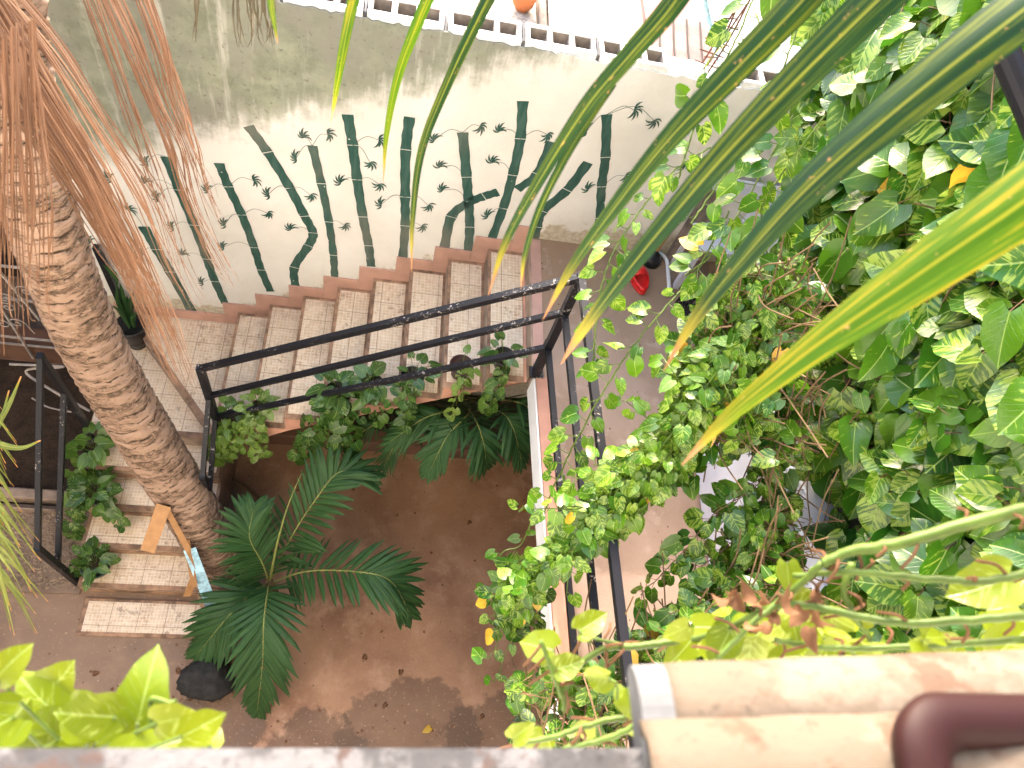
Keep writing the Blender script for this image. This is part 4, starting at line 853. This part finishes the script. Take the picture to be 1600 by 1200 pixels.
# tall plant in black pot by the wall
tp = thing('potted_plant', 'tall black pot with dark strap leaves by the wall at the back of the landing', 'potted plant', (-1.12, -.2, .86)); c = V((-1.13, -.2, .86))
M().lathe(c, [(.07, 0), (.09, .1), (.105, .26), (.112, .26), (.112, .28), (.098, .28), (.09, .24), (.001, .24)], 24).build('pot', 'potk', tp, True)
m = M()
for k in range(7):
    a = U(0, 6.28); d = V((math.cos(a), math.sin(a) * .6, 0)); l = U(.25, .5); P = cr([c + V((0, 0, .24)) + d * .03, c + V((0, 0, .24 + l * .6)) + d * .07, c + V((0, 0, .24 + l)) + d * .16], 5); blade(m, P, [.045 * a_ for a_ in np.interp(range(len(P)), [0, 4, 8, 10], [.4, 1, .7, .05])], d + V((0, -1, .3)), .3, (.1, 0, R()))
P = cr([c + V((0, 0, .24)), c + V((-.03, .02, .55)), c + V((.03, .02, .85)), c + V((-.02, .02, 1.02))], 6); blade(m, P, [.05 * a_ for a_ in np.interp(range(len(P)), [0, 5, 10, 14, 18], [.2, .8, .15, 1.1, .05])], V((0, -1, .3)), .3, (.2, 0, .2)); m.build('foliage', 'palm', tp)

# foreground: lime pothos at lower left
lp = thing('pothos_plant', 'bright lime green pothos leaves in sun at the lower left ledge', 'plant', at(150, 1200, .8)); ml, ms = M(), M()
for (u, v, sz, du, dv, y_) in [(95, 1120, 120, -50, -45, .6), (215, 1130, 130, 15, -85, .4), (20, 1120, 150, -60, 30, .5), (150, 1160, 150, 120, -15, .7), (60, 1100, 110, 60, -60, .8), (245, 1130, 85, 75, -20, .9), (180, 1120, 110, -85, -10, .5), (285, 1150, 80, 45, -18, .9), (270, 1140, 90, 30, 40, .6), (120, 1150, 130, -110, 25, .4), (215, 1170, 110, 60, 18, .7), (-5, 1060, 80, 30, -40, .95), (330, 1165, 40, 5, -30, .8), (40, 1180, 150, 100, -40, .5), (-30, 1180, 150, 60, -60, .5), (300, 1180, 90, -60, -20, .6), (180, 1200, 120, 90, -60, .6), (110, 1110, 100, 60, 25, .6)]:
    t = U(.72, .9); d = RIGHT * du + DOWN * dv + FWD * U(-25, 25); p = at(u, v, t); s_ = sz / F * t
    add_leaf(ml, p, d, -FWD + rv(.45) + V((0, .1, .4)), s_ * .85, (y_, U(0, .5), R()), 15, U(.02, .2), U(.1, .7)); q = at(150 + U(-90, 90), 1215, .85); ms.tube(cr([p, p.lerp(q, .5) + V((0, 0, .01)), q], 4), .002, 5)
for a in ([(250, 1150), (235, 1095), (262, 1098)], [(235, 1130), (245, 1105), (275, 1096)]): ms.tube(cr([at(u, v, .8) for u, v in a], 5), .003, 6)
ml.build('leaves', 'lime', lp, True); ms.build('stems', 'stem', lp)
# foreground: vines at lower right
fv = thing('pothos_plant', 'thick stemmed sunlit pothos runners over the ledge at the lower right', 'plant', at(1300, 1000, 1.0)); ml, ms = M(), M(); mb = M()
RUN = [([(1700, 780, .9), (1560, 805, .9), (1420, 845, .92), (1330, 862, .95), (1285, 880, .96)], .009), ([(1700, 860, .9), (1560, 905, .9), (1460, 905, .92), (1330, 895, .95), (1240, 900, 1.0)], .0055), ([(1700, 950, .9), (1560, 965, .92), (1400, 972, .95), (1230, 945, 1.0), (1120, 990, 1.05), (1040, 1000, 1.1)], .006),
       ([(1330, 880, .98), (1320, 930, .98), (1360, 1000, 1.0)], .005), ([(1285, 880, .96), (1230, 930, 1.0), (1180, 970, 1.0), (1120, 1030, 1.0)], .005), ([(1600, 1000, .95), (1440, 1010, .98), (1300, 1012, 1.0), (1210, 1000, 1.0)], .005),
       ([(1060, 1000, 1.05), (1000, 1010, 1.05), (940, 1015, 1.05), (890, 1060, 1.05), (880, 1110, 1.05)], .0055), ([(1000, 1010, 1.05), (935, 1000, 1.05), (905, 985, 1.05)], .003), ([(880, 1090, 1.05), (860, 1040, 1.05), (845, 1000, 1.05)], .0045), ([(1100, 1040, 1.0), (1000, 1110, 1.0), (930, 1130, 1.0), (870, 1150, 1.0), (800, 1165, 1.0)], .005), ([(1120, 1090, .98), (1040, 1110, .98), (960, 1150, .98), (880, 1170, .98)], .005)]
for pts, r in RUN:
    P = cr([at(*p) for p in pts], 8); ms.tube([p + rv(.0012) for p in P], [r * (1 - .3 * i / len(P)) for i in range(len(P))], 8)
    for k in range(3, len(P) - 1, 4):
        d = rv(1).normalized(); mb.tube(cr([P[k], P[k] + d * .02, P[k] + d * .035 + V((0, 0, -.02))], 4), .0022, 5)
ALL = [(905, 985, 66, 75, -35, .9), (865, 1015, 74, -70, -8, .9), (870, 1045, 58, 50, -14, .8), (850, 1150, 60, -20, 30, .9), (800, 1155, 55, 20, -20, .95), (905, 1150, 60, 10, -30, .95), (950, 1060, 60, -30, 10, .8), (1230, 880, 60, 0, 90, .7), (1140, 985, 80, -30, 60, .6), (1245, 970, 70, -60, 30, .8), (1290, 1010, 80, -40, 60, .7), (1170, 1010, 70, 60, 20, .7), (1080, 1000, 80, -50, 50, .8), (980, 1075, 70, 20, 60, .8), (1010, 1130, 60, -30, 40, .9), (1060, 1090, 70, 10, -60, .8), (1580, 900, 130, -60, 30, .9), (1600, 960, 130, -50, 60, 1), (1540, 985, 100, 50, 30, .95), (1490, 1010, 90, -60, 10, .9), (1440, 1000, 80, 40, 30, .9), (1380, 1020, 80, -50, 5, .8), (1330, 1020, 70, 40, 20, .8), (1250, 1025, 70, -40, 5, .7), (1100, 1030, 80, 40, 10, .8), (1560, 1020, 90, 20, -20, 1)]
for (u, v, sz, du, dv, y_) in ALL:
    t = U(.95, 1.08); d = RIGHT * du + DOWN * dv + FWD * U(-30, 30); add_leaf(ml, at(u, v, t), d, -FWD + rv(.6) + V((0, .2, .4)), sz * .8 / F * t, (y_ * .7, U(0, .7), R()), 15, U(.05, .6))
    q = at(u + U(-30, 30) + 20, v + U(10, 40), t); ms.tube(cr([at(u, v, t), at(u, v, t).lerp(q, .5) + rv(.01), q], 4), .0018, 5)
for k in range(36):
    u, v = (U(1080, 1360), U(930, 1030)) if k % 2 else (U(1000, 1600), U(960, 1040)); t = U(.95, 1.2); add_leaf(ml, at(u, v, t), RIGHT * U(-1, 1) + DOWN * U(-.4, 1) + rv(.4), -FWD + rv(.8) + V((0, .2, .4)), U(.025, .06), (U(.3, 1), R(), R()), 6)
for k in range(16):
    u, v = U(1120, 1300), U(930, 990); t = U(.95, 1.05); add_leaf(mb, at(u, v, t), rv(1), rv(1), U(.018, .034), (0, 0, R()), 15, U(.6, 1.3), U(.6, 1.4))
ml.build('leaves', 'lime', fv, True); ms.build('stems', 'stem', fv, True); mb.build('dead_leaves', 'dry', fv)

# ============================================================ OBJECTS ON THE WALKWAY
Z2 = 2.551
c = onz(997, 440, Z2)
sl_ = thing('slipper', 'bright red plastic slipper lying on the walkway by the wall', 'slipper', c)
def sole(c, L, Wd, z0, z1, rot, shrink=1, n=28):
    out = []
    for k in range(n):
        a = 2 * math.pi * k / n; y_ = math.cos(a); x_ = math.sin(a); ww = Wd * (.5 + .10 * y_) * shrink; p = V((x_ * ww, y_ * L * .5 * shrink, 0)); p = V((p.x * math.cos(rot) - p.y * math.sin(rot), p.x * math.sin(rot) + p.y * math.cos(rot), 0)); out.append(c + p)
    return out
def ring(m, c, L, Wd, prof, rot, n=28):
    vs = []
    for sc, z in prof: vs += [p + V((0, 0, z)) for p in sole(c, L, Wd, 0, 0, rot, sc, n)]
    m.add(vs, [(i * n + k, i * n + (k + 1) % n, (i + 1) * n + (k + 1) % n, (i + 1) * n + k) for i in range(len(prof) - 1) for k in range(n)] + [tuple(range(n))[::-1], tuple(range((len(prof) - 1) * n, len(prof) * n))])
m = M(); ring(m, c, .235, .12, [(.96, 0), (1.04, .008), (1.04, .02), (1, .028), (.9, .028), (.86, .018)], math.radians(8)); m.build('sole', 'red', sl_, True)
m = M(); ring(m, c, .235, .12, [(1.0, .028), (1.02, .05), (.96, .066), (.84, .066), (.80, .05), (.84, .026)], math.radians(8)); m.build('rim', 'red', sl_, True)
m = M(); P = cr([c + V((-.058, .02, .05)), c + V((-.03, .025, .085)), c + V((.02, .03, .088)), c + V((.058, .03, .05))], 6); blade(m, P, [.05] * len(P), V((0, 0, 1)), .1); blade(m, [p - V((0, 0, .004)) for p in P], [.05] * len(P), V((0, 0, 1)), .1); m.build('strap', 'red', sl_, True)
c = onz(1016, 408, Z2)
pg = thing('plunger', 'black rubber plunger with an orange wooden handle leaning at the wall', 'plunger', c)
M().lathe(c, [(.072, 0), (.075, .02), (.066, .055), (.04, .08), (.02, .088), (.018, .12), (.001, .12)], 24).build('cup', 'grille', pg, True)
M().tube([c + V((0, 0, .1)), c + V((.10, .1, .62))], .013, 10).build('handle', 'orange', pg, True)
tag(M().box((2.79, -.07, Z2), (2.93, -.03, 3.3), .004).build('plank', 'plank'), 'grey weathered plank standing against the mural wall at its right end', 'plank')
tag(M().tube(cr([onz(1046, 462, Z2 + .03), onz(1044, 430, Z2 + .03), onz(1041, 405, Z2 + .04), onz(1030, 395, Z2 + .02)], 6), .014, 10).build('water_pipe', 'white'), 'bent white plastic pipe at the edge of the walkway floor', 'pipe')
ch = thing('plastic_chair', 'white plastic chair with an open back standing in the walkway corner', 'chair', (3.0, -.1, Z2))
m = M(); x0, x1 = 2.82, 3.27
m.box((x0, -.30, Z2 + .42), (x1, .0 - .03, Z2 + .45), .012); m.build('seat', 'plastic', ch)
m = M(); m.box((x0, -.06, Z2 + .45), (x0 + .11, -.03, Z2 + .85), .008); m.box((x1 - .11, -.06, Z2 + .45), (x1, -.03, Z2 + .85), .008); m.box((x0 + .112, -.06, Z2 + .74), (x1 - .112, -.03, Z2 + .85), .008); m.build('backrest', 'plastic', ch)
for a in (x0 + .03, x1 - .03):
    for b in (-.28, -.06): M().box((a - .02, b - .02, Z2), (a + .02, b + .02, Z2 + .42), .004).build('leg', 'plastic', ch)
def crate(label, x0, y0, z0, lx, ly, h):
    t = thing('crate', label, 'crate', (x0 + lx / 2, y0 + ly / 2, z0), 'black plastic crates on the walkway'); 
    def panel(a, b, horiz, nm):                             # lattice panel
        m = M(); a, b = V(a), V(b)
        if horiz:
            for i in range(9): f = i / 8; xx = x0 + .01 + (lx - .02) * f; m.box((xx - .004, y0, z0), (xx + .004, y0 + ly, z0 + .006))
            for i in range(7): f = i / 6; yy = y0 + .01 + (ly - .02) * f; m.box((x0, yy - .004, z0 + .0065), (x0 + lx, yy + .004, z0 + .012))
        else:
            d = b - a; L = d.length; n = int(L / .035)
            for i in range(n + 1): p = a.lerp(b, i / n); m.bar(p, p + V((0, 0, h)), .004)
            for z_ in (.0, h * .33, h * .66, h): m.bar(a + V((0, 0, z_)), b + V((0, 0, z_)), .006 if z_ < h else .011)
        m.build(nm, 'grille', t)
    panel((0, 0, 0), (0, 0, 0), True, 'base')
    for a, b in (((x0, y0, z0), (x0 + lx, y0, z0)), ((x0, y0 + ly, z0), (x0 + lx, y0 + ly, z0)), ((x0, y0, z0), (x0, y0 + ly, z0)), ((x0 + lx, y0, z0), (x0 + lx, y0 + ly, z0))): panel(a, b, False, 'side_panel')
crate('black lattice crate in front of the white plastic chair', 2.84, -.72, Z2, .40, .30, .2)
crate('black lattice crate on the walkway beside the white cabinet', 2.83, -1.50, Z2 + .0, .34, .28, .2)
c = V((3.12, -.52, Z2 + .08)); cn = thing('coconut_husk', 'brown fibrous root ball standing in the black crate by the chair', 'root ball', c)
m = M(); n = 14; vs = [(0, 0, 0)]
vs = []
for i in range(9):
    for k in range(n): a, e = 2 * math.pi * k / n, math.pi * i / 8; rr = .085 * U(.85, 1.15); vs.append(c + V((math.cos(a) * math.sin(e) * rr, math.sin(a) * math.sin(e) * rr, .09 - math.cos(e) * rr)))
m.add(vs, [(i * n + k, i * n + (k + 1) % n, (i + 1) * n + (k + 1) % n, (i + 1) * n + k) for i in range(8) for k in range(n)]); m.build('body', 'bstem', cn)
m = M()
for k in range(50): d = rv(1).normalized(); p = c + V((0, 0, .09)) + d * .08; m.tube([p, p + d * .03 + rv(.02), p + d * .05 + rv(.04)], .0025, 4, cap=False)
m.build('fibres', 'rust', cn)
cb_ = thing('cabinet', 'pale grey-white cabinet standing along the house wall on the walkway', 'cabinet', (3.04, -2.0, Z2))
M().box((2.80, -2.62, Z2 + .02), (3.28, -1.62, Z2 + .80), .012).build('body', 'plastic', cb_)
M().box((2.785, -2.635, Z2 + .80), (3.285, -1.605, Z2 + .825), .006).build('top', 'plastic', cb_)
M().box((2.792, -2.60, Z2 + .06), (2.7995, -2.13, Z2 + .77), .002).build('door', 'plastic', cb_); M().box((2.792, -2.11, Z2 + .06), (2.7995, -1.64, Z2 + .77), .002).build('door', 'plastic', cb_)
M().box((2.82, -2.6, Z2), (3.26, -1.64, Z2 + .02)).build('plinth', 'grille', cb_)

# strips tied at the trunk foot
def strip(label, a, b, w_, mat, tilt=0, cat='wood strip', g='strips leaning at the trunk foot', tw=None):
    C_ = cr([at(*a), at(*[(x + y) / 2 for x, y in zip(a, b)]), at(*b)], 4); m = M(); n = len(C_)
    t = (C_[-1] - C_[0]).normalized(); N = (-FWD + RIGHT * tilt).normalized(); X_ = t.cross(N).normalized()
    P = [p - X_ * w_ / 2 for p in C_] + [p + X_ * w_ / 2 for p in reversed(C_)]; m.prism(P, N * -.006); o = m.build('wood_strip', mat); tag(o, label, cat, g)
strip('short orange wooden slat sticking out left of the trunk over the steps', (256, 790, 5.0), (230, 862, 5.1), .095, 'wood', .3)
strip('long thin tan slat running down along the left side of the trunk foot', (262, 800, 5.05), (337, 938, 5.62), .04, 'wood', .5)
strip('broad orange slat hanging over the lower steps by the trunk', (290, 838, 5.35), (303, 916, 5.45), .075, 'wood', -.6)
strip('small curled orange slat end at the lowest steps', (308, 890, 5.5), (292, 932, 5.6), .055, 'wood', .8)
strip('pale blue flaked painted slat pointing to the floor beside the trunk', (296, 858, 5.3), (345, 984, 5.72), .085, 'blue', .3)
tag(M().tube([at(326, 945, 6.0), at(330, 990, 6.2)], .009, 6).build('stick', 'wood'), 'thin tan stick standing under the blue slat', 'stick')
# rock
c = onz(326, 1062, .0); m = M(); n = 26; rows = 14; vs = []
for i in range(rows + 1):
    for k in range(n):
        a, e = 2 * math.pi * k / n, math.pi * i / rows; rr = 1 + (.10 * math.sin(3 * a + e * 2) + .06 * math.sin(5 * e + a)) * math.sin(e) + (U(-.03, .03) + .06 * math.sin(9 * a + 7 * e)) * math.sin(e); vs.append(c + V((math.cos(a) * math.sin(e) * .20 * rr, math.sin(a) * math.sin(e) * .17 * rr, .10 - math.cos(e) * .13 * rr)))
m.add(vs, [(i * n + k, i * n + (k + 1) % n, (i + 1) * n + (k + 1) % n, (i + 1) * n + k) for i in range(rows) for k in range(n)]); tag(m.build('boulder', 'rock', smooth=True), 'dark rough boulder on the floor under the drooping palm frond', 'boulder')
# stick on the floor behind the palm, bent tubes left
tag(M().tube([onz(352, 742, .12), onz(390, 765, .1), onz(421, 791, .03)], .013, 7).build('cut_branch', 'bstem'), 'cut stick leaning out from under the landing by the palm', 'branch')
tag(M().tube(cr([onz(15, 569, .5), onz(90, 572, .5), onz(92, 574, .48), onz(40, 580, .4), onz(85, 612, .35), onz(140, 642, .3)], 6), .011, 8).build('bent_tube', 'iron'), 'pale bent metal tube lying behind the left handrail', 'tube')
tag(M().tube(cr([onz(50, 622, .1), onz(75, 636, .1), onz(112, 644, .1)], 6), .007, 6).build('loose_wire', 'iron'), 'thin pale wire on the dark floor behind the left handrail', 'wire')
tag(M().box(onz(20, 800, .0), onz(88, 812, .0) + V((0, .06, .10)), .006).build('kerb_block', 'riser'), 'pale cement block at the far edge of the gravel bed', 'block')
# fallen leaves and bits on the floor and treads
for k, (u, v, z, lab) in enumerate([(672, 1137, .006, 'pale yellow fallen leaf on the dark damp floor'), (857, 1008, 2.57, 'orange fallen leaf on the salmon walkway edge'), (815, 794, .01, 'small yellow leaf on the floor under the walkway')]):
    m = M(); add_leaf(m, onz(u, v, z) + V((0, 0, .012)), rv(1) * V((1, 1, .1)) if False else V((U(-1, 1), U(-1, 1), .05)), V((0, 0, 1)) + rv(.2), .07 if k != 1 else .1, (1.3, .2, R()), 9); tag(m.build('fallen_leaf', 'pothos', smooth=True), lab, 'leaf')

# ============================================================ FOREGROUND LEDGE
ld = thing('balcony_ledge', 'flaking grey and pink ledge running along the bottom edge of the view', 'ledge', (.8, -3.55, 5.6))
zt = 5.80; e0 = onz(0, 1176, zt); e1 = onz(1000, 1168, zt)
m = M(); m.prism([(e0.x - .6, e0.y, zt - .1), (1.16, e1.y, zt - .1), (1.16, e1.y - .35, zt - .1), (e0.x - .6, e1.y - .35, zt - .1)], (0, 0, .1)); m.build('coping', 'ledge', ld)
M().box((-.8, e0.y - .3, 3.0), (1.9, e0.y - .2, 5.69)).build('wall', 'white', ld)
rt = thing('roof_tile', 'long half-round cream clay tile lying on the ledge at the lower right', 'roof tile', at(1300, 1150, .62))
def tile_row(a, b, r, mat, name, parent, a0=-20, a1=200, th=.012, n=26):
    a, b = V(a), V(b); ax_ = (b - a).normalized(); up = V((0, 0, 1)); up = (up - ax_ * up.dot(ax_)).normalized(); sd = ax_.cross(up); m = M(); vs = []; L = 30
    for i in range(L + 1):
        p = a.lerp(b, i / L)
        for k in range(n + 1): an = math.radians(a0 + (a1 - a0) * k / n); wob = 1 + .012 * math.sin(i * .9 + k * .5) + U(-.004, .004); vs.append(p + (sd * math.cos(an) + up * math.sin(an)) * r * wob)
        for k in range(n, -1, -1): an = math.radians(a0 + (a1 - a0) * k / n); vs.append(p + (sd * math.cos(an) + up * math.sin(an)) * (r - th))
    q = 2 * (n + 1); m.add(vs, [(i * q + k, i * q + (k + 1) % q, (i + 1) * q + (k + 1) % q, (i + 1) * q + k) for i in range(L) for k in range(q)] + [tuple(range(q))[::-1], tuple(range(L * q, (L + 1) * q))]); return m.build(name, mat, parent, True)
ca, cb2 = at(1042, 1128.5, .66), at(1800, 1100, .66)
tile_row(ca, cb2, .050, 'clay', 'upper_tile', rt, -10, 190)
ca, cb2 = at(1010, 1225, .60), at(1800, 1200, .60)
tile_row(ca, cb2, .048, 'clay', 'lower_tile', rt, -10, 190)
M().lathe((0, 0, 0), [(0.001, 0), (.001, 0.001)], 4) 
ax_ = (at(1800, 1100, .66) - at(1003, 1130, .66)).normalized(); p0 = at(1003, 1130, .66); up = V((0, 0, 1)); up = (up - ax_ * up.dot(ax_)).normalized(); sd = ax_.cross(up)
m = M(); m.prism([p0 - ax_ * .006 + (sd * math.cos(a) + up * math.sin(a)) * .0492 for a in [math.radians(-25 + 230 * k / 20) for k in range(21)]], ax_ * .034); m.build('mortar_plug', 'mortar', rt)
# brown planter rim at lower right
pr = thing('planter_box', 'glossy dark brown plastic planter with rounded corner at the lower right corner', 'planter', at(1520, 1180, .5))
def rrect(cx, cy, hx, hy, r, z, n=8):
    out = []
    for sx, sy, a0 in ((1, 1, 0), (-1, 1, 90), (-1, -1, 180), (1, -1, 270)):
        for k in range(n + 1): a = math.radians(a0 + 90 * k / n); out.append((cx + sx * (hx - r) + r * math.cos(a), cy + sy * (hy - r) + r * math.sin(a), z))
    return out
cn_ = onz(1560, 1165, 5.93); hx, hy = .125, .075; cx, cy = onz(1420, 1150, 5.93).x + hx, onz(1500, 1088, 5.93).y - hy
m = M(); vs = []; prof = [(-.03, -.14, .02), (-.008, -.028, .036), (0, -.024, .042), (.004, -.010, .044), (0, -.002, .042), (-.014, .003, .036), (-.030, -.001, .026), (-.036, -.012, .022), (-.038, -.16, .02)]
for d, dz, r in prof: vs += rrect(cx, cy, hx + d, hy + d, r, 5.93 + dz)
q = 36; m.add(vs, [(i * q + k, i * q + (k + 1) % q, (i + 1) * q + (k + 1) % q, (i + 1) * q + k) for i in range(len(prof) - 1) for k in range(q)]); m.build('body', 'purple', pr, True)
m = M(); m.add(rrect(cx, cy, hx - .039, hy - .039, .018, 5.80), [tuple(range(36))]); m.build('soil', 'claysoil', pr)
